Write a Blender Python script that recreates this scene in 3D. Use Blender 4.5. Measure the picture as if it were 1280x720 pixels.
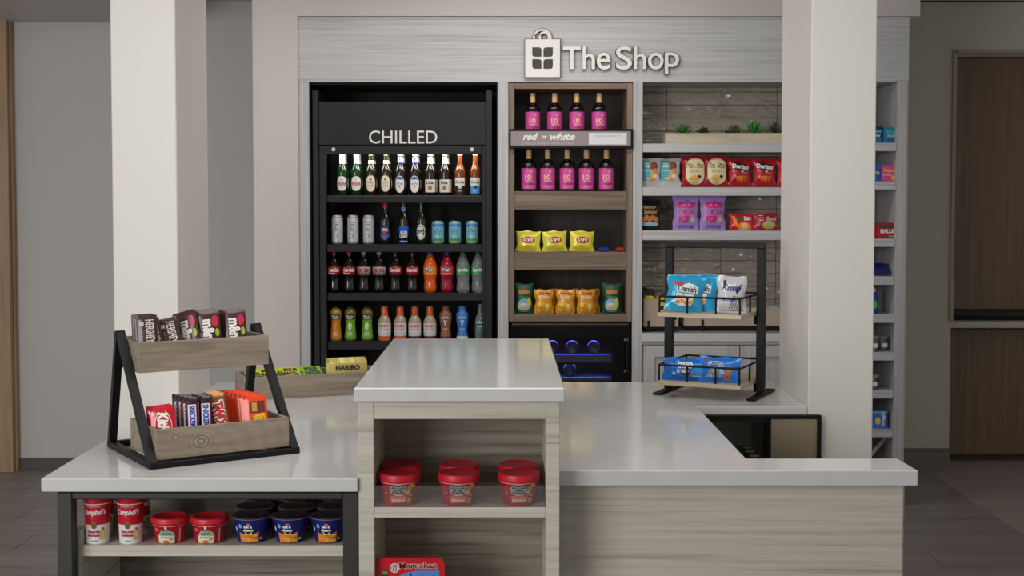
import bpy, bmesh, math, random
from mathutils import Matrix, Vector, noise
random.seed(7)
for o in list(bpy.data.objects): bpy.data.objects.remove(o, do_unlink=True)
SC = bpy.context.scene; COL = SC.collection
# ------------------------------------------------------------------ camera
FPX, CAMH, CX, PITCH = 1650.0, 1.68, 630.0, math.radians(2.5)
CY = 250 + FPX*math.tan(PITCH)
cam = bpy.data.cameras.new('camera'); co = bpy.data.objects.new('camera', cam); COL.objects.link(co)
co.location = (0, 0, CAMH); co.rotation_euler = (math.pi/2 - PITCH, 0, 0)
cam.sensor_width = 36; cam.lens = 36*FPX/1280; cam.shift_x = (640-CX)/1280; cam.shift_y = (CY-360)/1280
cam.clip_start = .05; cam.clip_end = 60
SC.camera = co
# ------------------------------------------------------------------ world and lights
W = bpy.data.worlds.new('world'); SC.world = W; W.use_nodes = True
W.node_tree.nodes['Background'].inputs[0].default_value = (1.0, .99, .98, 1)
W.node_tree.nodes['Background'].inputs[1].default_value = .46
def area(name, loc, target, sx, sy, power, col=(1, .96, .9), spread=None):
    l = bpy.data.lights.new(name, 'AREA'); l.shape = 'RECTANGLE'; l.size = sx; l.size_y = sy; l.energy = power; l.color = col
    if spread: l.spread = math.radians(spread)
    o = bpy.data.objects.new(name, l); COL.objects.link(o); o.location = loc
    o.rotation_euler = (Vector(target)-Vector(loc)).to_track_quat('-Z', 'Y').to_euler(); return o
area('lobby_window_light', (-3.6, -1.2, 2.0), (.4, 6, 1.0), 3.0, 2.2, 190, (1, .99, .975))
area('island_fill_light', (-.1, 3.9, 2.88), (-.1, 4.3, 0), 3.0, 1.4, 54, (1, .97, .93))  # added overhead fill that brightens the island worktops, source unseen
area('ceiling_light_shop', (-.1, 6.2, 2.88), (-.1, 6.6, 0), 1.9, .25, 17, (1, .96, .93))
SC.view_settings.view_transform = 'Standard'; SC.view_settings.look = 'None'
SC.view_settings.exposure = 0.0; SC.view_settings.gamma = 1.0; SC.view_settings.use_curve_mapping = False

# ------------------------------------------------------------------ picture measurements -> metres in the room
def _ray(px, py):
    a = (px-CX)/FPX; b = -(py-CY)/FPX
    return a, math.cos(PITCH)+b*math.sin(PITCH), b*math.cos(PITCH)-math.sin(PITCH)
def PX(px, py, Y):
    a, y, z = _ray(px, py); return a*Y/y
def PZ(py, Y):
    a, y, z = _ray(CX, py); return CAMH + z*Y/y

# ------------------------------------------------------------------ materials
_M = {}
def srgb(c): return tuple(((x/255)/12.92 if x/255 <= .04045 else ((x/255+.055)/1.055)**2.4) for x in c)
def mat(name, col, rough=.5, metal=0, trans=0, emit=0, coat=0, bump=None, spec=.5, ior=1.45, var=0):
    if name in _M: return _M[name]
    m = bpy.data.materials.new(name); m.use_nodes = True; nt = m.node_tree; b = nt.nodes['Principled BSDF']
    c = srgb(col)
    b.inputs['Base Color'].default_value = (*c, 1); b.inputs['Roughness'].default_value = rough
    b.inputs['Metallic'].default_value = metal; b.inputs['Transmission Weight'].default_value = trans
    b.inputs['Specular IOR Level'].default_value = spec; b.inputs['IOR'].default_value = ior
    b.inputs['Coat Weight'].default_value = coat
    if emit: b.inputs['Emission Color'].default_value = (*c, 1); b.inputs['Emission Strength'].default_value = emit
    if bump or var:
        tc = nt.nodes.new('ShaderNodeTexCoord'); n = nt.nodes.new('ShaderNodeTexNoise')
        n.inputs['Scale'].default_value = bump[0] if bump else 8; nt.links.new(tc.outputs['Object'], n.inputs['Vector'])
        if bump:
            bp = nt.nodes.new('ShaderNodeBump'); bp.inputs['Strength'].default_value = bump[1]; bp.inputs['Distance'].default_value = bump[2] if len(bump) > 2 else .003
            nt.links.new(n.outputs['Fac'], bp.inputs['Height']); nt.links.new(bp.outputs['Normal'], b.inputs['Normal'])
        if var:
            r = nt.nodes.new('ShaderNodeValToRGB'); r.color_ramp.elements[0].position = .3; r.color_ramp.elements[1].position = .7
            r.color_ramp.elements[0].color = (*[x*(1-var) for x in c], 1); r.color_ramp.elements[1].color = (*[min(1, x*(1+var)) for x in c], 1)
            nt.links.new(n.outputs['Fac'], r.inputs['Fac']); nt.links.new(r.outputs['Color'], b.inputs['Base Color'])
    _M[name] = m; return m
def wood(name, light, mid, dark, axis='x', scale=1.0, rough=.5, contrast=(.32, .5, .68), knots=0, streak=18):
    if name in _M: return _M[name]
    m = bpy.data.materials.new(name); m.use_nodes = True; nt = m.node_tree; N = nt.nodes; L = nt.links; b = N['Principled BSDF']
    tc = N.new('ShaderNodeTexCoord')
    def mp(along, across):
        k = N.new('ShaderNodeMapping'); s = [across*scale]*3; s['xyz'.index(axis)] = along*scale
        k.inputs['Scale'].default_value = s; L.new(tc.outputs['Object'], k.inputs['Vector']); return k
    def nz(k, sc, det, dist=0):
        n = N.new('ShaderNodeTexNoise'); n.inputs['Scale'].default_value = sc; n.inputs['Detail'].default_value = det
        n.inputs['Distortion'].default_value = dist; L.new(k.outputs[0], n.inputs['Vector']); return n
    a = nz(mp(.9, streak), 1.6, 7, .6); c = nz(mp(2.2, streak*4), 2.2, 3); d = nz(mp(.35, 3.2), 1.3, 2, .4)
    def mix(x, y, f, mode='MIX'):
        q = N.new('ShaderNodeMix'); q.data_type = 'FLOAT'; q.inputs[0].default_value = f; L.new(x, q.inputs[2]); L.new(y, q.inputs[3]); return q.outputs[0]
    s = mix(a.outputs['Fac'], c.outputs['Fac'], .3); s = mix(s, d.outputs['Fac'], .2)
    if knots:
        for kx_, kz_, kr_ in ((.088, .083, .015), (.166, .064, .036)):
            cm = N.new('ShaderNodeMapping'); cm.inputs['Location'].default_value = (-kx_, 0, -kz_*1.0); cm.inputs['Scale'].default_value = (.75, 0, 1); cm.inputs['Location'].default_value = (-kx_*.75, 0, -kz_); L.new(tc.outputs['Object'], cm.inputs['Vector'])
            ln = N.new('ShaderNodeVectorMath'); ln.operation = 'LENGTH'; L.new(cm.outputs[0], ln.inputs[0])
            ad = N.new('ShaderNodeMath'); ad.operation = 'MULTIPLY_ADD'; L.new(d.outputs['Fac'], ad.inputs[0]); ad.inputs[1].default_value = .02; L.new(ln.outputs['Value'], ad.inputs[2])
            sn_ = N.new('ShaderNodeMath'); sn_.operation = 'MULTIPLY'; L.new(ad.outputs[0], sn_.inputs[0]); sn_.inputs[1].default_value = 620
            si = N.new('ShaderNodeMath'); si.operation = 'SINE'; L.new(sn_.outputs[0], si.inputs[0])
            fo = N.new('ShaderNodeMapRange'); L.new(ln.outputs['Value'], fo.inputs[0]); fo.inputs[1].default_value = 0; fo.inputs[2].default_value = kr_; fo.inputs[3].default_value = .30; fo.inputs[4].default_value = 0
            mu = N.new('ShaderNodeMath'); mu.operation = 'MULTIPLY_ADD'; L.new(si.outputs[0], mu.inputs[0]); L.new(fo.outputs[0], mu.inputs[1]); L.new(s, mu.inputs[2]); s = mu.outputs[0]
        kp = N.new('ShaderNodeMapping'); kp.inputs['Scale'].default_value = (5, 5, 11); L.new(tc.outputs['Object'], kp.inputs['Vector'])
        wv = N.new('ShaderNodeTexWave'); wv.wave_type = 'RINGS'; wv.rings_direction = 'Y'; wv.inputs['Scale'].default_value = 1.1
        wv.inputs['Distortion'].default_value = 7; wv.inputs['Detail'].default_value = 2; wv.inputs['Detail Scale'].default_value = .7; L.new(kp.outputs[0], wv.inputs['Vector'])
        s = mix(s, wv.outputs['Fac'], knots)
    r = N.new('ShaderNodeValToRGB'); e = r.color_ramp.elements
    e[0].position = contrast[0]; e[0].color = (*srgb(dark), 1); e[1].position = contrast[2]; e[1].color = (*srgb(light), 1)
    q = e.new(contrast[1]); q.color = (*srgb(mid), 1)
    L.new(s, r.inputs['Fac']); L.new(r.outputs['Color'], b.inputs['Base Color']); b.inputs['Roughness'].default_value = rough
    bp = N.new('ShaderNodeBump'); bp.inputs['Strength'].default_value = .15; bp.inputs['Distance'].default_value = .002
    L.new(s, bp.inputs['Height']); L.new(bp.outputs['Normal'], b.inputs['Normal'])
    _M[name] = m; return m
def quartz():
    m = bpy.data.materials.new('white quartz'); m.use_nodes = True; nt = m.node_tree; N = nt.nodes; L = nt.links; b = N['Principled BSDF']
    tc = N.new('ShaderNodeTexCoord'); n = N.new('ShaderNodeTexNoise'); n.inputs['Scale'].default_value = 1.7; n.inputs['Detail'].default_value = 8; n.inputs['Distortion'].default_value = 1.6
    L.new(tc.outputs['Object'], n.inputs['Vector']); r = N.new('ShaderNodeValToRGB'); e = r.color_ramp.elements
    e[0].position = .46; e[0].color = (*srgb((208, 208, 207)), 1); e[1].position = .54; e[1].color = (*srgb((208, 208, 207)), 1); q = e.new(.5); q.color = (*srgb((204, 204, 203)), 1)
    L.new(n.outputs['Fac'], r.inputs['Fac']); L.new(r.outputs['Color'], b.inputs['Base Color']); b.inputs['Roughness'].default_value = .1
    return m
M_paint = mat('warm white wall paint', (206, 199, 194), .6, bump=(160, .05))
M_pillar = mat('off white pillar paint', (218, 215, 208), .55, bump=(140, .05))
M_greywall = mat('grey wallcovering', (196, 194, 189), .8, bump=(220, .15))
M_olive = mat('olive taupe wallcovering', (184, 177, 161), .85, bump=(260, .2), var=.06)
M_base = mat('dark grey vinyl baseboard', (84, 83, 82), .5)
M_base2 = mat('taupe painted baseboard', (112, 106, 94), .5)
M_ceil = mat('ceiling paint', (196, 193, 190), .8)
M_ceilp = mat('grey ceiling board', (190, 184, 180), .45)
M_quartz = quartz()
W_header = wood('grey washed wood grain across', (203, 203, 203), (188, 188, 188), (156, 157, 158), 'x', 1.0, .5, (.34, .46, .60), streak=62)
W_stile = wood('grey washed wood grain upright', (198, 197, 197), (183, 182, 182), (156, 156, 156), 'z', 1.0, .5, (.34, .46, .60), streak=58)
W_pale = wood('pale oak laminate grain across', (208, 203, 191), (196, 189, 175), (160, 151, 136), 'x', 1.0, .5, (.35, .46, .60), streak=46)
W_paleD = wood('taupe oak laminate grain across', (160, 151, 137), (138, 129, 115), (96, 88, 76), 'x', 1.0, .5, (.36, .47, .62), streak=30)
W_paleY = wood('pale oak laminate grain front to back', (208, 203, 191), (196, 189, 175), (160, 151, 136), 'y', 1.0, .5, (.35, .46, .60), streak=46)
W_brown = wood('brown oak laminate grain across', (146, 126, 106), (122, 104, 87), (92, 77, 64), 'x', 1.0, .5, (.36, .5, .62), streak=34)
W_brownv = wood('brown oak laminate grain upright', (146, 126, 106), (124, 106, 89), (96, 81, 68), 'z', 1.0, .5, (.33, .5, .66), streak=16)
W_darkback = wood('shaded brown back panel', (72, 62, 53), (58, 50, 43), (42, 36, 31), 'z', 1.0, .5, (.33, .5, .66), streak=18)  # brown darkened to carry the shade inside the wine niche
W_tray = wood('weathered grey pine', (166, 152, 134), (142, 129, 113), (108, 97, 84), 'x', 2.2, .6, (.3, .5, .68), streak=12)
W_knot = wood('weathered grey pine with knots', (168, 154, 134), (142, 128, 111), (108, 96, 82), 'x', 1.8, .6, (.28, .5, .72), knots=.06, streak=16)
W_door = wood('brown oak veneer grain upright', (122, 97, 70), (104, 81, 57), (84, 64, 45), 'z', 1.0, .45, (.3, .5, .7), streak=26)
W_casing = wood('light oak door casing', (178, 146, 112), (160, 130, 98), (136, 108, 80), 'z', 1.0, .5, (.3, .5, .7), streak=20)
W_board = wood('pale maple board', (205, 190, 168), (188, 173, 151), (166, 150, 128), 'x', 2.0, .5, streak=8)
M_blk = mat('matte black metal', (17, 17, 18), .5, bump=(300, .05), spec=.28)
M_blk2 = mat('soft black laminate', (25, 25, 27), .55, bump=(90, .1), var=.08)
M_blkin = mat('black cooler liner', (11, 11, 12), .6)
M_steel = mat('dark grey steel tube', (52, 51, 48), .45)
M_white = mat('white print', (232, 230, 226), .45)
M_letter = mat('brushed white letter face', (238, 234, 228), .4)
M_lside = mat('dark bronze letter edge', (58, 55, 50), .4)
M_screw = mat('pale screw head', (214, 208, 190), .3)
M_led = mat('cooler light strip', (255, 248, 235), .5, emit=4)
M_blue = mat('blue light strip', (50, 52, 120), .4, emit=.25)
def thinglass(name, haze, tint=(250, 252, 252)):
    m = bpy.data.materials.new(name); m.use_nodes = True; nt = m.node_tree; N = nt.nodes; L = nt.links; N.remove(N['Principled BSDF']); out = N['Material Output']
    t = N.new('ShaderNodeBsdfTransparent'); t.inputs[0].default_value = (*srgb(tint), 1); g = N.new('ShaderNodeBsdfGlossy'); g.inputs['Roughness'].default_value = .02
    fr = N.new('ShaderNodeFresnel'); fr.inputs[0].default_value = 1.45; a = N.new('ShaderNodeMixShader'); L.new(fr.outputs[0], a.inputs[0]); L.new(t.outputs[0], a.inputs[1]); L.new(g.outputs[0], a.inputs[2])
    d = N.new('ShaderNodeBsdfDiffuse'); d.inputs[0].default_value = (.8, .8, .8, 1); b = N.new('ShaderNodeMixShader'); b.inputs[0].default_value = haze; L.new(a.outputs[0], b.inputs[1]); L.new(d.outputs[0], b.inputs[2]); L.new(b.outputs[0], out.inputs[0]); return m
M_glass = thinglass('clear glass', .0)
M_acryl = thinglass('clear acrylic', .045)
M_floor = wood('grey brown wood look plank', (150, 141, 137), (132, 124, 121), (106, 99, 97), 'x', .8, .4, (.3, .5, .7), streak=10)
M_grout = mat('dark grout', (74, 70, 68), .8)
M_ftile = mat('warm grey floor tile', (150, 138, 132), .45, var=.08, bump=(6, .02))
M_tile = None
def tilemat():
    m = bpy.data.materials.new('glossy taupe glaze'); m.use_nodes = True; nt = m.node_tree; N = nt.nodes; L = nt.links; b = N['Principled BSDF']
    b.inputs['Base Color'].default_value = (*srgb((164, 155, 142)), 1); b.inputs['Roughness'].default_value = .06
    tc = N.new('ShaderNodeTexCoord'); oi = N.new('ShaderNodeObjectInfo'); mp = N.new('ShaderNodeMapping'); mp.inputs['Scale'].default_value = (1, 1, 2.4)
    av = N.new('ShaderNodeVectorMath'); av.operation = 'ADD'; L.new(tc.outputs['Object'], av.inputs[0]); 
    sc = N.new('ShaderNodeVectorMath'); sc.operation = 'SCALE'; L.new(oi.outputs['Location'], sc.inputs[0]); sc.inputs['Scale'].default_value = 3.7
    L.new(sc.outputs[0], av.inputs[1]); L.new(av.outputs[0], mp.inputs['Vector'])
    n = N.new('ShaderNodeTexNoise'); n.inputs['Scale'].default_value = 9; n.inputs['Detail'].default_value = 1.5; n.inputs['Distortion'].default_value = .6
    L.new(mp.outputs[0], n.inputs['Vector']); bp = N.new('ShaderNodeBump'); bp.inputs['Strength'].default_value = .8; bp.inputs['Distance'].default_value = .045
    L.new(n.outputs['Fac'], bp.inputs['Height']); L.new(bp.outputs['Normal'], b.inputs['Normal']); return m
M_tile = tilemat()

# ------------------------------------------------------------------ mesh builder
class MB:
    def __init__(s): s.v = []; s.f = []; s.m = []; s.s = []; s.mats = []
    def mi(s, m):
        if m not in s.mats: s.mats.append(m)
        return s.mats.index(m)
    def add(s, vs, fs, m, smooth=False):
        b = len(s.v); k = s.mi(m); s.v += [tuple(v) for v in vs]
        for f in fs: s.f.append(tuple(b+i for i in f)); s.m.append(k); s.s.append(smooth)
        return s
    def box(s, x0, x1, y0, y1, z0, z1, m, bev=0):
        if x0 > x1: x0, x1 = x1, x0
        if y0 > y1: y0, y1 = y1, y0
        if z0 > z1: z0, z1 = z1, z0
        if bev <= 0:
            vs = [(x, y, z) for z in (z0, z1) for x, y in ((x0, y0), (x1, y0), (x1, y1), (x0, y1))]
            return s.add(vs, [(3, 2, 1, 0), (4, 5, 6, 7), (0, 1, 5, 4), (1, 2, 6, 5), (2, 3, 7, 6), (3, 0, 4, 7)], m)
        bm = bmesh.new(); bmesh.ops.create_cube(bm, size=1)
        for v in bm.verts: v.co = Vector(((x0+x1)/2+v.co.x*(x1-x0), (y0+y1)/2+v.co.y*(y1-y0), (z0+z1)/2+v.co.z*(z1-z0)))
        bmesh.ops.bevel(bm, geom=bm.edges[:], offset=bev, segments=2 if bev > .004 else 1, affect='EDGES', profile=.5)
        bm.verts.index_update(); vs = [v.co[:] for v in bm.verts]; fs = [[v.index for v in f.verts] for f in bm.faces]; bm.free()
        return s.add(vs, fs, m)
    def prism(s, pts, z0, z1, m, bev=0):
        n = len(pts)
        if bev:
            bm = bmesh.new(); lo = [bm.verts.new((x, y, z0)) for x, y in pts]; hi = [bm.verts.new((x, y, z1)) for x, y in pts]
            bm.faces.new(lo[::-1]); bm.faces.new(hi)
            for i in range(n): bm.faces.new((lo[i], lo[(i+1) % n], hi[(i+1) % n], hi[i]))
            bmesh.ops.recalc_face_normals(bm, faces=bm.faces[:])
            bmesh.ops.bevel(bm, geom=bm.edges[:], offset=bev, segments=2, affect='EDGES', profile=.5)
            bm.verts.index_update(); vs = [v.co[:] for v in bm.verts]; fs = [[v.index for v in f.verts] for f in bm.faces]; bm.free()
            return s.add(vs, fs, m)
        vs = [(x, y, z0) for x, y in pts]+[(x, y, z1) for x, y in pts]
        return s.add(vs, [tuple(range(n))[::-1], tuple(range(n, 2*n))]+[(i, (i+1) % n, n+(i+1) % n, n+i) for i in range(n)], m)
    def xprism(s, pts, x0, x1, m):          # polygon in (y,z) extruded along x
        n = len(pts); vs = [(x0, y, z) for y, z in pts]+[(x1, y, z) for y, z in pts]
        return s.add(vs, [tuple(range(n))[::-1], tuple(range(n, 2*n))]+[(i, (i+1) % n, n+(i+1) % n, n+i) for i in range(n)], m)
    def lathe(s, prof, m, n=24, cx=0, cy=0, z=0, wob=None):
        vs = []
        for r, h in prof:
            for k in range(n):
                a = 2*math.pi*k/n; q = r*(1+(wob(a, h) if wob else 0)); vs.append((cx+q*math.cos(a), cy+q*math.sin(a), z+h))
        fs = []
        for j in range(len(prof)-1):
            for k in range(n): fs.append((j*n+k, j*n+(k+1) % n, (j+1)*n+(k+1) % n, (j+1)*n+k))
        if prof[0][0] > 1e-5: fs.append(tuple(range(n))[::-1])
        if prof[-1][0] > 1e-5: fs.append(tuple((len(prof)-1)*n+k for k in range(n)))
        return s.add(vs, fs, m, True)
    def tube(s, pts, r, m, n=8, closed=False):
        pts = [Vector(p) for p in pts]; vs = []; N_ = len(pts)
        for i, p in enumerate(pts):
            if closed: d = pts[(i+1) % N_]-pts[i-1]
            else: d = (pts[min(i+1, N_-1)]-pts[max(i-1, 0)])
            d.normalize(); up = Vector((0, 0, 1)) if abs(d.z) < .9 else Vector((1, 0, 0)); a = d.cross(up).normalized(); b = d.cross(a)
            for k in range(n):
                t = 2*math.pi*k/n; vs.append(p+a*r*math.cos(t)+b*r*math.sin(t))
        fs = [(i*n+k, i*n+(k+1) % n, ((i+1) % N_)*n+(k+1) % n, ((i+1) % N_)*n+k) for i in range(N_ if closed else N_-1) for k in range(n)]
        if not closed: fs += [tuple(range(n)), tuple((N_-1)*n+k for k in range(n))[::-1]]
        return s.add(vs, fs, m, True)
    def bar(s, p, q, w, d, m, side=(1, 0, 0)):   # rectangular bar from p to q
        p = Vector(p); q = Vector(q); ax = (q-p).normalized(); a = Vector(side); a = (a-ax*a.dot(ax)).normalized(); b = ax.cross(a)
        vs = [c+a*i*w/2+b*j*d/2 for c in (p, q) for i, j in ((-1, -1), (1, -1), (1, 1), (-1, 1))]
        return s.add(vs, [(3, 2, 1, 0), (4, 5, 6, 7), (0, 1, 5, 4), (1, 2, 6, 5), (2, 3, 7, 6), (3, 0, 4, 7)], m)
    def xf(s, M_):
        s.v = [tuple(M_ @ Vector(v)) for v in s.v]; return s
    def build(s, name, parent=None, loc=None, rot=None):
        me = bpy.data.meshes.new(name); me.from_pydata(s.v, [], s.f)
        for m in s.mats: me.materials.append(m)
        me.polygons.foreach_set('material_index', s.m); me.polygons.foreach_set('use_smooth', [True if any(s.s) else False]*len(s.f))
        if any(s.s): me.set_sharp_from_angle(angle=math.radians(38))
        bm = bmesh.new(); bm.from_mesh(me)
        if getattr(s, 'recalc', True): bmesh.ops.recalc_face_normals(bm, faces=bm.faces[:])
        bm.to_mesh(me); bm.free()
        o = bpy.data.objects.new(name, me); COL.objects.link(o)
        if parent: o.parent = parent
        if loc: o.location = loc
        if rot: o.rotation_euler = rot
        return o
def thing(name, label, cat, loc=(0, 0, 0), rz=0, group=None):
    o = bpy.data.objects.new(name, None); COL.objects.link(o); o.location = loc; o.rotation_euler = (0, 0, rz); o.empty_display_size = .05
    o['label'] = label; o['category'] = cat
    if group: o['group'] = group
    return o
def tag(o, label, cat, group=None):
    o['label'] = label; o['category'] = cat
    if group: o['group'] = group
    return o
def struct(o): o['kind'] = 'structure'; return o
def dup(root, loc, rot, label, group=None):
    r = root.copy(); COL.objects.link(r); r.location = loc; r.rotation_euler = rot if hasattr(rot, '__len__') else (0, 0, rot); r['label'] = label
    if group: r['group'] = group
    for ch in [c for c in bpy.data.objects if c.parent == root]:
        c = ch.copy(); COL.objects.link(c); c.parent = r
        for g in [x for x in bpy.data.objects if x.parent == ch]:
            d = g.copy(); COL.objects.link(d); d.parent = c
    return r
class Kind:      # first call places the prototype itself, later calls place copies
    def __init__(s, make): s.make = make; s.root = None
    def __call__(s, loc, rot, label, group=None):
        if not hasattr(rot, '__len__'): rot = (0, 0, rot)
        if s.root is None:
            s.root = s.make(); s.root.location = loc; s.root.rotation_euler = rot; s.root['label'] = label
            if group: s.root['group'] = group
            return s.root
        return dup(s.root, loc, rot, label, group)
# ------------------------------------------------------------------ printed shapes laid on a surface f(u,v,off)->xyz
_G = {}
def glyphs(txt, bold=0, shear=0, res=3):
    k = (txt, bold, shear)
    if k in _G: return _G[k]
    c = bpy.data.curves.new('t', 'FONT'); c.body = txt; c.size = 1; c.offset = bold; c.shear = shear; c.resolution_u = res; c.space_line = .8; c.align_x = 'CENTER'
    o = bpy.data.objects.new('t', c); COL.objects.link(o); dg = bpy.context.evaluated_depsgraph_get(); me = bpy.data.meshes.new_from_object(o.evaluated_get(dg))
    vs = [v.co[:2] for v in me.vertices]; fs = [tuple(p.vertices) for p in me.polygons]
    bpy.data.objects.remove(o); bpy.data.curves.remove(c); bpy.data.meshes.remove(me)
    x0 = min(v[0] for v in vs); x1 = max(v[0] for v in vs); y0 = min(v[1] for v in vs); y1 = max(v[1] for v in vs)
    vs = [((x-x0)/(x1-x0), (y-y0)/(y1-y0)) for x, y in vs]; _G[k] = (vs, fs, (x1-x0)/(y1-y0)); return _G[k]
def d_rect(mb, f, u0, v0, u1, v1, m, off=.0006, nx=8, ny=1):
    vs = [f(u0+(u1-u0)*i/nx, v0+(v1-v0)*j/ny, off) for j in range(ny+1) for i in range(nx+1)]
    mb.add(vs, [(j*(nx+1)+i, j*(nx+1)+i+1, (j+1)*(nx+1)+i+1, (j+1)*(nx+1)+i) for j in range(ny) for i in range(nx)], m, True)
def d_poly(mb, f, pts, m, off=.0009, rings=2):
    q_ = []
    for i_ in range(len(pts)):
        a_, b_ = pts[i_], pts[(i_+1) % len(pts)]; k_ = max(1, int(math.hypot(b_[0]-a_[0], b_[1]-a_[1])/.007))
        q_ += [(a_[0]+(b_[0]-a_[0])*j_/k_, a_[1]+(b_[1]-a_[1])*j_/k_) for j_ in range(min(k_, 12))]
    pts = q_
    n = len(pts); cu = sum(p[0] for p in pts)/n; cv = sum(p[1] for p in pts)/n; vs = [f(cu, cv, off)]
    for r in range(1, rings+1):
        t = r/rings; vs += [f(cu+(p[0]-cu)*t, cv+(p[1]-cv)*t, off) for p in pts]
    fs = [(0, 1+i, 1+(i+1) % n) for i in range(n)]
    for r in range(1, rings):
        a = 1+(r-1)*n; b = 1+r*n; fs += [(a+i, b+i, b+(i+1) % n, a+(i+1) % n) for i in range(n)]
    mb.add(vs, fs, m, True)
def d_ell(mb, f, cu, cv, ru, rv, m, off=.0009, n=18, rings=2, a0=0, p=1.0):
    pts = []
    for k in range(n):
        t = 2*math.pi*k/n; c, s = math.cos(t), math.sin(t)
        pts.append((cu+ru*math.copysign(abs(c)**p, c), cv+rv*math.copysign(abs(s)**p, s)))
    d_poly(mb, f, pts, m, off, rings)
def d_text(mb, f, txt, u0, v0, u1, v1, m, off=.0013, bold=.0, shear=0, rot=0, tilt=0):
    vs, fs, _ = glyphs(txt, bold, shear); cu, cv = (u0+u1)/2, (v0+v1)/2; out = []
    for x, y in vs:
        if rot: x, y = (y, 1-x) if rot < 0 else (1-y, x)
        u = u0+(u1-u0)*x; v = v0+(v1-v0)*y
        if tilt: du, dv = u-cu, v-cv; u = cu+du*math.cos(tilt)-dv*math.sin(tilt); v = cv+du*math.sin(tilt)+dv*math.cos(tilt)
        out.append(f(u, v, off))
    mb.add(out, fs, m)
def label_mb(): b = MB(); b.recalc = False; return b
def cylf(prof, rot=0):
    def rad(z):
        for (r0, z0), (r1, z1) in zip(prof, prof[1:]):
            if z0 <= z <= z1 and z1 > z0: return r0+(r1-r0)*(z-z0)/(z1-z0)
        return prof[-1][0] if z > prof[-1][1] else prof[0][0]
    R = max(r for r, z in prof)
    def f(u, v, off):
        a = u/R+rot; r = rad(v)+off; return (r*math.sin(a), -r*math.cos(a), v)
    f.R = R; return f
def flatf(y0): return lambda u, v, off: (u, y0-off, v)
def bagf(w, h, t, seed=0, wr=.0016):
    def f(u, v, off, sgn=-1):
        a = min(1, abs(2*u/w)); b = min(1, max(0, v/h)); e = .05
        bb = (b-e)/(1-2*e); d = 0
        if 0 < bb < 1:
            d = (t/2)*max(0, (1-a**2.4))**.7*min(1, (math.sin(math.pi*bb)*1.35))**.75
        x = u*(1-.12*math.sin(math.pi*b)**2)
        q = noise.noise(Vector((u*40+seed*7, v*30, seed*3.1)))*wr*(1+2.0*abs(2*b-1)) if 0 < a < .97 else 0
        edge = .0025*math.sin(v*90+seed)
        return (x+(edge if a > .9 else 0)*(1 if u > 0 else -1), sgn*(d+max(0, q if d > 0 else 0)+off), v+(.003*math.sin(u*70+seed) if b > .93 else 0))
    return f
def bag(mb, f, w, h, m, m2=None, nx=12, ny=14):
    for sg in (-1, 1):
        vs = [f(-w/2+w*i/nx, h*j/ny, 0, sg) for j in range(ny+1) for i in range(nx+1)]
        fs = [(j*(nx+1)+i, j*(nx+1)+i+1, (j+1)*(nx+1)+i+1, (j+1)*(nx+1)+i) for j in range(ny) for i in range(nx)]
        if sg == 1: fs = [q[::-1] for q in fs]
        mb.add(vs, fs, m, True)
P_ = {}
def pr(c, rough=.4, metal=0):      # printed colour
    return mat('print %d %d %d' % c+(' foil' if metal else ''), c, rough, metal)
FOIL = lambda c, r=.28: mat('foil %d %d %d' % c, c, r, .1, coat=.3, bump=(28, .6, .01))

# ================================================================== the room
YC, YW = 7.18, 8.17
def S_box(name, x0, x1, y0, y1, z0, z1, m, parent=None, bev=0): return MB().box(x0, x1, y0, y1, z0, z1, m, bev).build(name, parent)
fl = struct(MB().box(-5.2, 5.2, -2.5, 9.2, -.06, -.006, M_grout).build('floor'))
XB = 2.607
k = 0
yy = 4.16
while yy < YW-.001:
    y1 = min(yy+.302, YW)
    x = -4.4+[0, .42, .84, .21, .63][k % 5]-1.2
    while x < XB:
        a, b = max(x, -4.4), min(x+1.2, XB)
        if b-a > .02: MB().box(a+.0018, b-.0018, yy+.0018, y1-.0018, -.006, 0, M_floor, .0012).build('plank', fl)
        x += 1.2
    yy = y1; k += 1
for xa, xb, ya, yb in [(XB, 3.8, 7.62, YW+.5), (3.8, 5, 7.62, YW+.5), (XB, 3.8, 6.6, 7.62), (3.8, 5, 6.6, 7.62), (XB, 3.8, 5.6, 6.6), (3.8, 5, 5.6, 6.6)]:
    MB().box(xa+.002, xb-.002, ya+.002, yb-.002, -.006, .001, M_ftile, .0012).build('floor_tile', fl)
CZ = 2.90
struct(S_box('ceiling', -5.2, 5.2, -2.5, 8.7, CZ, CZ+.1, M_ceil))
lowz = PZ(28, YW)
lc = struct(S_box('ceiling_left', -4.4, -1.95, 3.0, YW, lowz+.006, CZ, M_grout))
x = PX(48, 28, YW)-.186*6
while x < -1.96:
    MB().box(max(x, -4.4)+.0012, min(x+.186, -1.95)-.0012, 3.0, YW-.001, lowz, lowz+.006, M_ceilp, .001).build('ceiling_board', lc); x += .186
struct(S_box('wall_back', -4.4, PX(1134, 300, YC)-.02, YW, YW+.12, 0, CZ, M_greywall))
NX0 = PX(1190, 300, YW); NZ1 = PZ(65.5, YW)
wr = MB().box(PX(1134, 300, YC)-.02, NX0, YW, YW+.12, 0, CZ, M_olive).box(NX0, 5.2, YW, YW+.12, NZ1, CZ, M_olive)
struct(wr.build('wall_right'))
al = MB().box(NX0-.02, NX0, YW+.12, YW+.7, 0, CZ, M_paint).box(NX0, 5.2, YW+.12, YW+.62, NZ1, NZ1+.02, M_paint).box(NX0, 5.2, YW+.62, YW+.66, 0, NZ1, M_olive)
struct(al.build('wall_alcove'))
M_trim = mat('taupe painted trim', (150, 145, 132), .5)
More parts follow.
